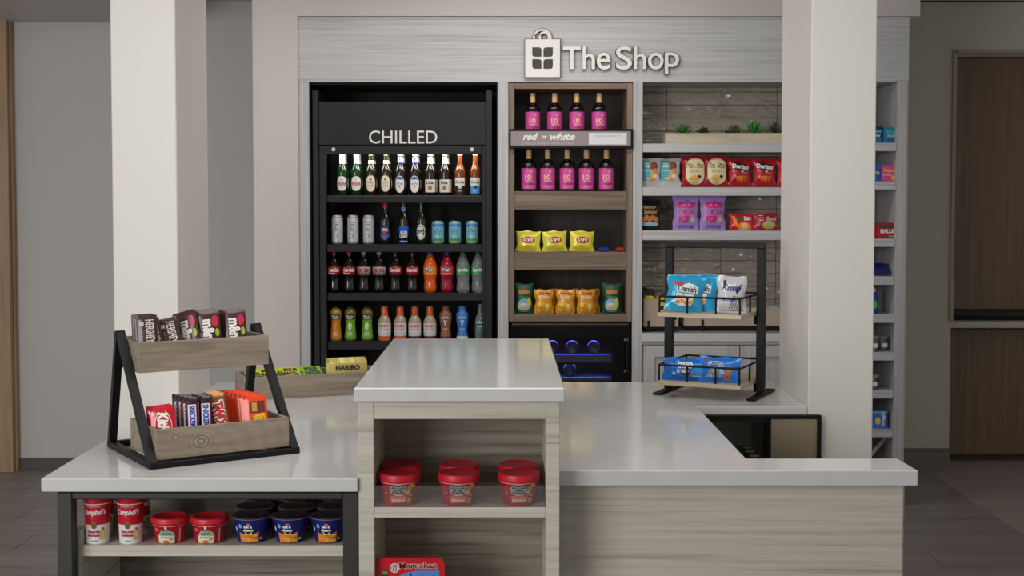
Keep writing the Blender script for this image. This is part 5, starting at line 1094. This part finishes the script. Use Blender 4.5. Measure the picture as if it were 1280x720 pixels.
# ================================================================== candy rack on the left worktop
RA = math.radians(32.8)
rk = thing('candy_rack', 'two-tier rack of weathered wooden trays on black metal A-frames', 'rack', (-1.026, 3.781, TH+.0005), RA)
RM = Matrix.Translation(rk.location) @ Matrix.Rotation(RA, 4, 'Z')
tk = .024
for k_, u0 in enumerate((.004, .449)):
    b = MB(); c_ = u0+tk/2
    b.box(u0, u0+tk, 0, .43, 0, tk*.8, M_blk, .0015)
    b.bar((c_, .012, 0.004), (c_, .315, .372), tk, .022, M_blk, (1, 0, 0)); b.bar((c_, .418, .004), (c_, .322, .372), tk, .022, M_blk, (1, 0, 0)); b.box(u0, u0+tk, .302, .335, .352, .376, M_blk, .001)
    b.build('side_frame', rk)
MB().box(.0285, .4485, .0, .022, 0, tk*.7, M_blk, .0015).build('crossbar', rk); MB().box(.0285, .4485, .405, .427, 0, tk*.8, M_blk, .0015).build('crossbar', rk)
def tray(v0, v1, z0, z1, m, lab=None):
    a0, a1 = .030, .447; t = .009; r = MB().box(a0+t, a1-t, v0+t, v1-t, z0, z0+t, W_tray).build('tray', rk)
    if lab: r['label'] = lab
    MB().box(a0, a1, v0, v0+t, z0, z1, m, .001).build('front_board', r); MB().box(a0, a1, v1-t, v1, z0, z1, W_tray, .001).build('rear_board', r)
    MB().box(a0, a0+t, v0+t+.0002, v1-t-.0002, z0, z1, W_tray, .001).build('side_board', r); MB().box(a1-t, a1, v0+t+.0002, v1-t-.0002, z0, z1, W_tray, .001).build('side_board', r)
tray(.0225, .268, .021, .111, W_knot, 'lower tray with a knotty front board'); tray(.178, .400, .259, .351, W_tray)
def rackU(px, v_, z=1.1):
    # u so that the point at depth v in the rack sits in the direction of px
    k_ = (px-CX)/FPX; lo, hi = 0, .5
    for _ in range(30):
        m_ = (lo+hi)/2; p = RM @ Vector((m_, v_, 0)); d = p.y*math.cos(PITCH)+(CAMH-z)*math.sin(PITCH)
        if p.x/d < k_: lo = m_
        else: hi = m_
    return lo
def in_rack(K, u_, v_, z_, rx, ry, rz, lb, g):
    p = RM @ Vector((u_, v_, z_)); o = K((0, 0, 0), 0, lb, g); Mx = Matrix.Translation(p) @ Matrix.Rotation(RA+rz, 4, 'Z') @ Matrix.Rotation(ry, 4, 'Y') @ Matrix.Rotation(rx, 4, 'X')
    o.location = Mx.to_translation(); o.rotation_euler = Mx.to_euler(); return o
def barkind(name, w, h, t, body, fn, crimpm, ch=.012, seed=1, cat='candy bar'):
    def make():
        r = thing(name, '', cat); e = .0022
        b = MB(); nx = 6; ny = 10
        def f(u_, v_, off, sg_=-1):
            a = min(1, abs(2*u_/w)); d = t/2*max(0, 1-a**4)**.5; 
            if v_ < ch or v_ > h-ch: d *= .15
            q = noise.noise(Vector((u_*60+seed, v_*60, seed)))*.0008
            return (u_, sg_*(d+off+max(0, q)), v_)
        vals = [0, ch, ch+.003]+[ch+.003+(h-2*ch-.006)*j/ny for j in range(1, ny)]+[h-ch-.003, h-ch, h]
        for sg_ in (-1, 1):
            vs = [f(-w/2+w*i/nx, z, 0, sg_) for z in vals for i in range(nx+1)]
            fs = [(j*(nx+1)+i, j*(nx+1)+i+1, (j+1)*(nx+1)+i+1, (j+1)*(nx+1)+i) for j in range(len(vals)-1) for i in range(nx)]
            b.add(vs, fs if sg_ < 0 else [q[::-1] for q in fs], body, True)
        b.build('wrapper', r)
        for z0, z1 in ((.0, ch), (h-ch, h)):
            b = label_mb()
            for sg_ in (-1, 1):
                b.add([f(-w/2, z0, .0005, sg_), f(w/2, z0, .0005, sg_), f(w/2, z1, .0005, sg_), f(-w/2, z1, .0005, sg_)], [(0, 1, 2, 3) if sg_ < 0 else (3, 2, 1, 0)], crimpm)
            b.build('crimped_end', r)
        b = label_mb(); fn(b, f, w, h); b.build('label', r); return r
    K = Kind(make); K.w = w; return K
BR = mat('dark chocolate brown wrapper', (62, 34, 34), .35, coat=.3)
def L_her(gold):
    def fn(b, f, w, h):
        d_text(b, f, "HERSHEY", -w*.06, h*.48, w*.36, h*.91, pr((216, 208, 200)), .0014, .02, 0, -1); d_text(b, f, 'milk chocolate', -w*.28, h*.44, -w*.18, h*.72, pr((200, 160, 90)) if gold else pr((190, 180, 176)), .0012, 0, 0, -1); d_rect(b, f, -w*.34, h*.80, -w*.14, h*.87, pr((190, 184, 180)), .0009, 2)
    return fn
K_her = barkind('chocolate_bar', .062, .162, .012, BR, L_her(0), mat('silver foil end', (110, 112, 116), .35, .5)); K_herg = barkind('chocolate_bar', .060, .154, .012, BR, L_her(1), mat('gold foil end', (196, 172, 84), .35, .5), seed=2)
def L_mm(b, f, w, h):
    d_text(b, f, "m&m", -w*.22, h*.40, w*.26, h*.84, pr((226, 220, 214)), .0016, .05, 0, -1); d_ell(b, f, w*.30, h*.80, w*.14, h*.11, pr((190, 40, 66)), .001, 14, 2); d_ell(b, f, w*.36, h*.58, w*.08, h*.08, pr((150, 170, 50)), .0012); d_ell(b, f, w*.3, h*.2, w*.12, h*.1, pr((50, 90, 190)), .0012); d_rect(b, f, -w*.33, h*.2, -w*.30, h*.6, pr((190, 180, 176)), .001, 1)
K_mm = barkind('candy_packet', .076, .166, .018, mat('brown candy wrapper', (66, 36, 40), .33, coat=.3), L_mm, mat('brown candy wrapper', (66, 36, 40), .33, coat=.3), seed=3)
gT = 'candy bars in the upper tray'; zt0_ = .259+.0095
def stackin(K, px, n, lbs, v0=.20, dv=.020, rx=-8, ry=0, rz=0, dz=0, g=gT, z=zt0_, du=0, zc=1.25):
    u_ = rackU(px, v0, zc); u_ = max(u_, .040+abs(math.cos(math.radians(rz)))*getattr(K, 'w', .05)/2)
    for i in range(n): in_rack(K, u_+du*i, v0+dv*i, z+.0005+dz*i, math.radians(rx), math.radians(ry), math.radians(rz), lbs[i], g)
stackin(K_her, 172, 3, ['brown chocolate bar with silver top at the left front of the upper tray', 'brown chocolate bar directly behind the left front silver-topped bar', 'rearmost silver-topped brown chocolate bar in the upper tray'], v0=.200, dv=.024, rz=-22, ry=-3)
stackin(K_herg, 199, 2, ['brown chocolate bar with gold top leaning beside the silver-topped bars', 'brown chocolate bar with gold top behind the first gold-topped bar'], v0=.203, rx=-14, ry=-12, rz=-20, dv=.03, du=-.012)
stackin(K_herg, 221, 1, ['brown chocolate bar with gold top, nearest to the candy packets'], v0=.203, rx=-14, ry=-13, rz=-20)
stackin(K_mm, 243, 2, ['brown candy packet seen from its edge beside the gold-topped bar', 'brown candy packet behind the edge-on one in the upper tray'], v0=.222, rx=-8, ry=-16, rz=-50, dv=.036, du=.004)
stackin(K_mm, 264, 4, ['brown candy packet with big white letters in the middle of the upper tray', 'second brown candy packet of the middle stack', 'third brown candy packet of the middle stack', 'rearmost brown candy packet of the middle stack'], v0=.205, dv=.026, rx=-12, ry=-5, rz=-22, du=.004)
stackin(K_mm, 296, 3, ['brown candy packet with big white letters at the right of the upper tray', 'brown candy packet behind the right front packet', 'rearmost brown candy packet at the right of the upper tray'], v0=.205, dv=.027, rx=-12, ry=-5, rz=-25, du=.003, dz=0)
gB = 'candy bars in the lower tray'; zl_ = .021+.0095
def L_kit(b, f, w, h):
    d_ell(b, f, .0, h*.56, w*.36, h*.36, WH, .001, 22, 3); d_ell(b, f, .0, h*.56, w*.335, h*.34, pr((196, 24, 40)), .0014, 22, 3); d_text(b, f, 'KitKat', -w*.24, h*.26, w*.24, h*.88, WH, .002, .05, .2, -1); d_rect(b, f, -w*.45, h*.82, -w*.33, h*.9, pr((230, 190, 190)), .001, 1)
K_kit = barkind('chocolate_bar', .070, .140, .011, mat('bright red wrapper', (196, 24, 40), .3, coat=.4), L_kit, mat('deep red foil end', (150, 20, 34), .35), seed=4)
def L_sni(b, f, w, h):
    d_rect(b, f, -w*.36, h*.12, w*.36, h*.86, pr((196, 60, 70)), .0008, 3, 3); d_rect(b, f, -w*.30, h*.14, w*.30, h*.855, pr((232, 230, 236)), .0012, 3, 3); d_text(b, f, 'SNICKERS', -w*.22, h*.40, w*.24, h*.84, pr((40, 60, 160)), .0018, .05, 0, -1)
K_sni = barkind('candy_bar', .038, .160, .020, mat('near black brown wrapper', (40, 22, 28), .35, coat=.3), L_sni, mat('near black brown wrapper', (40, 22, 28), .35), seed=5)
def L_twx(b, f, w, h): d_rect(b, f, -w*.46, h*.1, w*.46, h*.22, pr((196, 156, 80)), .0008, 3); d_text(b, f, 'TWIX', -w*.38, h*.36, w*.38, h*.87, WH, .0016, .14, 0, -1); d_text(b, f, 'TWIX', -w*.34, h*.38, w*.34, h*.85, pr((196, 30, 50)), .0022, .05, 0, -1)
K_twx = barkind('candy_bar', .048, .166, .020, mat('gold caramel foil', (150, 104, 50), .3, .4, coat=.3), L_twx, mat('dark red foil', (110, 30, 30), .35), seed=6)
def L_ree(b, f, w, h):
    d_rect(b, f, -w*.26, h*.64, w*.38, h*.88, pr((96, 50, 36)), .0008, 3, 2); d_rect(b, f, -w*.16, h*.67, w*.06, h*.85, pr((206, 150, 50)), .0012, 2); d_text(b, f, "REESE'S", -w*.10, h*.44, w*.42, h*.62, pr((236, 200, 30)), .0016, .06, 0, 0, .2)
K_ree = barkind('candy_packet', .070, .150, .012, mat('bright orange wrapper', (230, 70, 30), .32, coat=.3), L_ree, mat('deep orange end', (176, 40, 22), .35), seed=7)
stackin(K_kit, 194, 3, ['red chocolate bar with white oval script at the left of the lower tray', 'red chocolate bar behind the front red bar', 'rearmost red chocolate bar in the lower tray'], v0=.058, dv=.018, rx=-14, ry=-6, rz=-20, g=gB, z=zl_, zc=1.0)
stackin(K_sni, 242, 4, ['nut candy bar with white and blue label, front of the left stack', 'second nut candy bar of the left stack', 'third nut candy bar of the left stack', 'rearmost nut candy bar of the left stack'], v0=.060, dv=.028, rx=-10, ry=-2, rz=-20, g=gB, z=zl_, zc=1.0, du=-.004)
stackin(K_sni, 259, 3, ['nut candy bar with white and blue label, front of the right stack', 'second nut candy bar of the right stack', 'rearmost nut candy bar of the right stack'], v0=.060, dv=.028, rx=-10, ry=-2, rz=-20, g=gB, z=zl_, zc=1.0, du=-.002)
stackin(K_twx, 282, 3, ['gold and red caramel bar leaning between the nut bars and orange packets', 'caramel bar behind the front gold and red one', 'rearmost gold caramel bar in the lower tray'], v0=.060, dv=.028, rx=-14, ry=-10, rz=-20, g=gB, z=zl_, zc=1.0)
stackin(K_ree, 322, 7, ['orange peanut butter cup packet at the front of the orange stack']+['orange peanut butter cup packet, %s from the front of the stack' % s for s in ('second', 'third', 'fourth', 'fifth', 'sixth')]+['orange peanut butter cup packet at the back of the stack'], v0=.055, dv=.020, rx=-10, ry=-3, rz=-22, g=gB, z=zl_, zc=1.0, du=-.006, dz=.001)

# ================================================================== long tray behind
TA = math.radians(21)
lt_ = thing('candy_tray', 'long weathered wooden tray of gummy candy on the rear of the left worktop', 'tray', (-1.013, 5.115, TH+.0005), TA)
LM = Matrix.Translation(lt_.location) @ Matrix.Rotation(TA, 4, 'Z')
tl, td, tz, t = .595, .20, .088, .010
MB().box(t, tl-t, t, td-t, 0, t, W_tray).build('base_board', lt_)
MB().box(0, tl, 0, t, 0, tz, W_tray, .001).build('front_board', lt_); MB().box(0, tl, td-t, td, 0, tz, W_tray, .001).build('rear_board', lt_)
MB().box(0, t, t+.0002, td-t-.0002, 0, tz, W_tray, .001).build('side_board', lt_); MB().box(tl-t, tl, t+.0002, td-t-.0002, 0, tz, W_tray, .001).build('side_board', lt_)
def L_sour(b, f, w, h):
    crimp(b, f, w, h, FOIL((120, 190, 50))); d_text(b, f, 'SOUR', -w*.3, h*.56, w*.3, h*.78, DK, .002, .06); d_text(b, f, 'PATCH', -w*.32, h*.30, w*.32, h*.52, DK, .002, .06); d_ell(b, f, w*.3, h*.2, w*.1, h*.08, pr((220, 60, 60)), .001)
K_sour = bagkind('gummy_bag', 'snack bag', .105, .125, .022, FOIL((216, 216, 40)), L_sour, 14); K_sour2 = bagkind('gummy_bag', 'snack bag', .105, .125, .024, FOIL((130, 200, 40)), L_sour, 21)
for i in range(6):
    p = LM @ Vector((.075+.044*i, .090+.01*(i % 2), t+.052+.010*(i % 2))); o = (K_sour2 if i in (0, 2, 5) else K_sour)((0, 0, 0), 0, ('green' if i in (0, 2, 5) else 'yellow')+' gummy bag lying in the long tray, %s from the left' % ('first', 'second', 'third', 'fourth', 'fifth', 'sixth')[i], 'gummy bags in the long tray')
    Mx = Matrix.Translation(p) @ Matrix.Rotation(TA+.1*(i % 3-1), 4, 'Z') @ Matrix.Rotation(math.radians(-68), 4, 'X') @ Matrix.Translation((0, 0, -.05)); o.location = Mx.to_translation(); o.rotation_euler = Mx.to_euler()
def L_hari(b, f, w, h): d_text(b, f, 'HARIBO', -w*.30, h*.70, w*.30, h*.88, pr((60, 60, 56)), .002, .05); d_rect(b, f, -w*.34, h*.3, w*.34, h*.6, pr((196, 176, 60)), .001)
K_hari = barkind('gummy_bag', .165, .120, .021, FOIL((206, 190, 104)), L_hari, FOIL((190, 172, 84)), .007, 15, 'snack bag')
for i in range(6):
    p = LM @ Vector((.420+.005*i, .026+.0255*i, t+.001)); o = K_hari((0, 0, 0), 0, 'gold gummy bag standing in the long tray, %s of six from the front' % ('first', 'second', 'third', 'fourth', 'fifth', 'last')[i], 'gold gummy bags in the long tray')
    o.location = p; o.rotation_euler = (math.radians(-3), 0, TA)

# ================================================================== wire rack on the right worktop
WA = math.radians(-25.6)
wk = thing('wire_rack', 'two-tier black metal rack with railed wooden shelves on the right worktop', 'rack', (.676, 5.385, TH+.0005), WA)
WM = Matrix.Translation(wk.location) @ Matrix.Rotation(WA, 4, 'Z')
Lw = .3815; Ht = PZ(302, 5.385)-TH; pw = .034
for u_ in (0, Lw):
    MB().box(u_-pw/2, u_+pw/2, -.012, .012, .010, Ht-.024, M_blk, .002).build('post', wk)
    MB().box(u_-.019, u_+.019, -.15, .17, 0, .010, M_blk, .004).build('foot', wk)
MB().box(-pw/2, Lw+pw/2, -.012, .012, Ht-.0235, Ht, M_blk, .002).build('top_bar', wk)
w0, w1, d0, d1 = .022, Lw-.022, -.215, .15
for zt1 in (1.238, .968):
    z_ = zt1-TH
    tb = MB().box(w0, w1, d0, d1, z_-.016, z_, W_board, .001).build('shelf_board', wk)
    rl = z_+.063; r_ = .0042
    def rc_(pts): return pts
    MB().tube([(w0+.012, d0+.006, rl), (w1-.012, d0+.006, rl), (w1-.006, d0+.012, rl), (w1-.006, d1-.012, rl), (w1-.012, d1-.006, rl), (w0+.012, d1-.006, rl), (w0+.006, d1-.012, rl), (w0+.006, d0+.012, rl)], r_, M_blk, 8, True).build('guard_rail', wk)
    for (pu, pv) in [(w0+.007, d0+.007), (w0+(w1-w0)*.36, d0+.006), (w0+(w1-w0)*.70, d0+.006), (w1-.007, d0+.007), (w1-.006, (d0+d1)/2-.03), (w1-.007, d1-.007), (w0+(w1-w0)*.66, d1-.006), (w0+(w1-w0)*.33, d1-.006), (w0+.007, d1-.007), (w0+.006, (d0+d1)/2-.03)]:
        MB().tube([(pu, pv, z_+.0002), (pu, pv, rl)], r_, M_blk, 8).build('rail_post', wk)
    for u_ in (pw/2+.0015, Lw-pw/2-.0045): MB().box(u_, u_+.003, -.03, .03, z_-.05, z_-.0165, M_blk).build('bracket', wk)
def in_w(K, u_, v_, z_, rx, ry, rz, lb, g):
    p = WM @ Vector((u_, v_, z_)); o = K((0, 0, 0), 0, lb, g); Mx = Matrix.Translation(p) @ Matrix.Rotation(WA+rz, 4, 'Z') @ Matrix.Rotation(ry, 4, 'Y') @ Matrix.Rotation(rx, 4, 'X'); o.location = Mx.to_translation(); o.rotation_euler = Mx.to_euler(); return o
def L_dan(b, f, w, h):
    crimp(b, f, w, h, FOIL((150, 200, 224), .2)); d_rect(b, f, -w*.26, h*.52, w*.34, h*.72, pr((232, 228, 220)), .001, 6, 2); d_text(b, f, 'Danish', -w*.22, h*.54, w*.30, h*.70, pr((60, 60, 80)), .0026, .03); d_ell(b, f, -w*.22, h*.74, w*.16, h*.05, pr((196, 50, 50)), .0018); d_poly(b, f, [(-w*.1, h*.72), (w*.06, h*.80), (w*.24, h*.76), (w*.3, h*.70)], pr((226, 236, 240)), .0014)
    d_poly(b, f, [(-w*.24, h*.48), (w*.26, h*.48), (w*.2, h*.2), (-w*.1, h*.14), (-w*.26, h*.2)], pr((232, 226, 214)), .0011, 2)
    for i in range(7): d_ell(b, f, w*(-.18+.12*(i % 4)), h*(.24+.13*(i//4)+.03*(i % 2)), w*.07, h*.055, pr(((206, 140, 80), (220, 160, 100))[i % 2]), .0016+.0002*i)
K_dan = bagkind('cookie_bag', 'snack bag', .155, .145, .045, FOIL((44, 160, 206), .22), L_dan, 16)
in_w(K_dan, w0+.088, d0+.050, 1.2385-TH, math.radians(-16), math.radians(8), math.radians(20), 'light blue cookie bag leaning at the front left of the upper rack shelf', 'light blue cookie bags')
in_w(K_dan, w0+.128, d0+.105, 1.2385-TH, math.radians(-16), math.radians(5), math.radians(10), 'light blue cookie bag in the middle of the upper rack shelf', 'light blue cookie bags')
in_w(K_dan, w0+.172, d0+.165, 1.2385-TH, math.radians(-14), math.radians(6), math.radians(5), 'light blue cookie bag at the back of the upper rack shelf', 'light blue cookie bags')
def L_sil(b, f, w, h):
    d_poly(b, f, [(-w*.3, h*.86), (-w*.2, h*.9), (-w*.26, h*.7), (-w*.36, h*.6)], DK, .0016, 1); d_poly(b, f, [(w*.1, h*.6), (w*.3, h*.8), (w*.28, h*.62), (w*.14, h*.5)], DK, .0016, 1); d_text(b, f, 'Cookies', -w*.3, h*.58, w*.26, h*.76, pr((50, 60, 130)), .002, .03, .2); d_text(b, f, '& cream', -w*.34, h*.30, w*.1, h*.42, pr((70, 80, 150)), .002, .02, .2)
    for i in range(6): d_poly(b, f, [(w*(-.1+.08*i), h*.1), (w*(-.07+.08*i), h*.12), (w*(.03+.08*i), h*.46), (w*(.0+.08*i), h*.44)], pr((90, 90, 96)), .0014, 1)
    d_rect(b, f, -w*.4, h*.05, w*.4, h*.075, DK, .0014)
K_sil = bagkind('cookie_bag', 'snack bag', .120, .145, .05, FOIL((206, 206, 212), .2), L_sil, 17)
in_w(K_sil, w1-.062, d0+.080, 1.2385-TH, math.radians(-10), math.radians(3), math.radians(25), 'silver cookie bag at the right of the upper rack shelf', None)
def L_oreo(b, f, w, h):
    d_text(b, f, 'OREO', -w*.17, h*.54, w*.17, h*.84, WH, .0034, .08); d_ell(b, f, .0, h*.40, w*.12, h*.17, pr((46, 40, 44)), .001); d_ell(b, f, 0, h*.42, w*.10, h*.08, pr((226, 226, 230)), .0014); d_rect(b, f, -w*.40, h*.62, -w*.32, h*.8, pr((206, 40, 60)), .001, 1); d_ell(b, f, -w*.25, h*.3, w*.03, h*.05, WH, .001); d_poly(b, f, [(w*.14, h*.3), (w*.3, h*.8), (w*.44, h*.6), (w*.4, h*.2)], pr((60, 150, 220)), .0008, 2); d_rect(b, f, w*.12, h*.2, w*.34, h*.23, WH, .001, 2)
K_oreo = bagkind('cookie_packet', 'snack bag', .190, .088, .045, FOIL((28, 116, 214), .25), L_oreo, 18)
def L_chips(b, f, w, h):
    d_text(b, f, 'CHIPS', -w*.30, h*.50, w*.08, h*.82, WH, .0022, .08); d_text(b, f, 'AHOY!', -w*.30, h*.20, w*.08, h*.50, WH, .0022, .08); d_text(b, f, 'CHIPS', -w*.29, h*.52, w*.07, h*.80, pr((60, 50, 90)), .0028, .0); d_text(b, f, 'AHOY!', -w*.29, h*.22, w*.07, h*.48, pr((60, 50, 90)), .0028, .0)
    for u_, v_ in ((.22, .34), (.28, .52), (.20, .22)): d_ell(b, f, w*u_, h*v_, w*.08, h*.13, pr((190, 120, 50)), .001+u_*.002); d_ell(b, f, w*(u_+.02), h*v_, w*.015, h*.03, DK, .0024)
    d_rect(b, f, -w*.42, h*.8, -w*.34, h*.92, pr((206, 40, 60)), .001, 1)
K_chips = bagkind('cookie_packet', 'snack bag', .165, .100, .045, FOIL((46, 126, 224), .25), L_chips, 19)
in_w(K_oreo, w0+.104, d0+.044, .9685-TH, math.radians(-8), 0, math.radians(8), 'blue packet of black and white cookies at the left of the lower rack shelf', 'blue cookie packets')
in_w(K_chips, w1-.096, d0+.046, .9685-TH, math.radians(-10), 0, math.radians(4), 'blue packet of chocolate chip cookies at the right of the lower rack shelf', 'blue cookie packets')
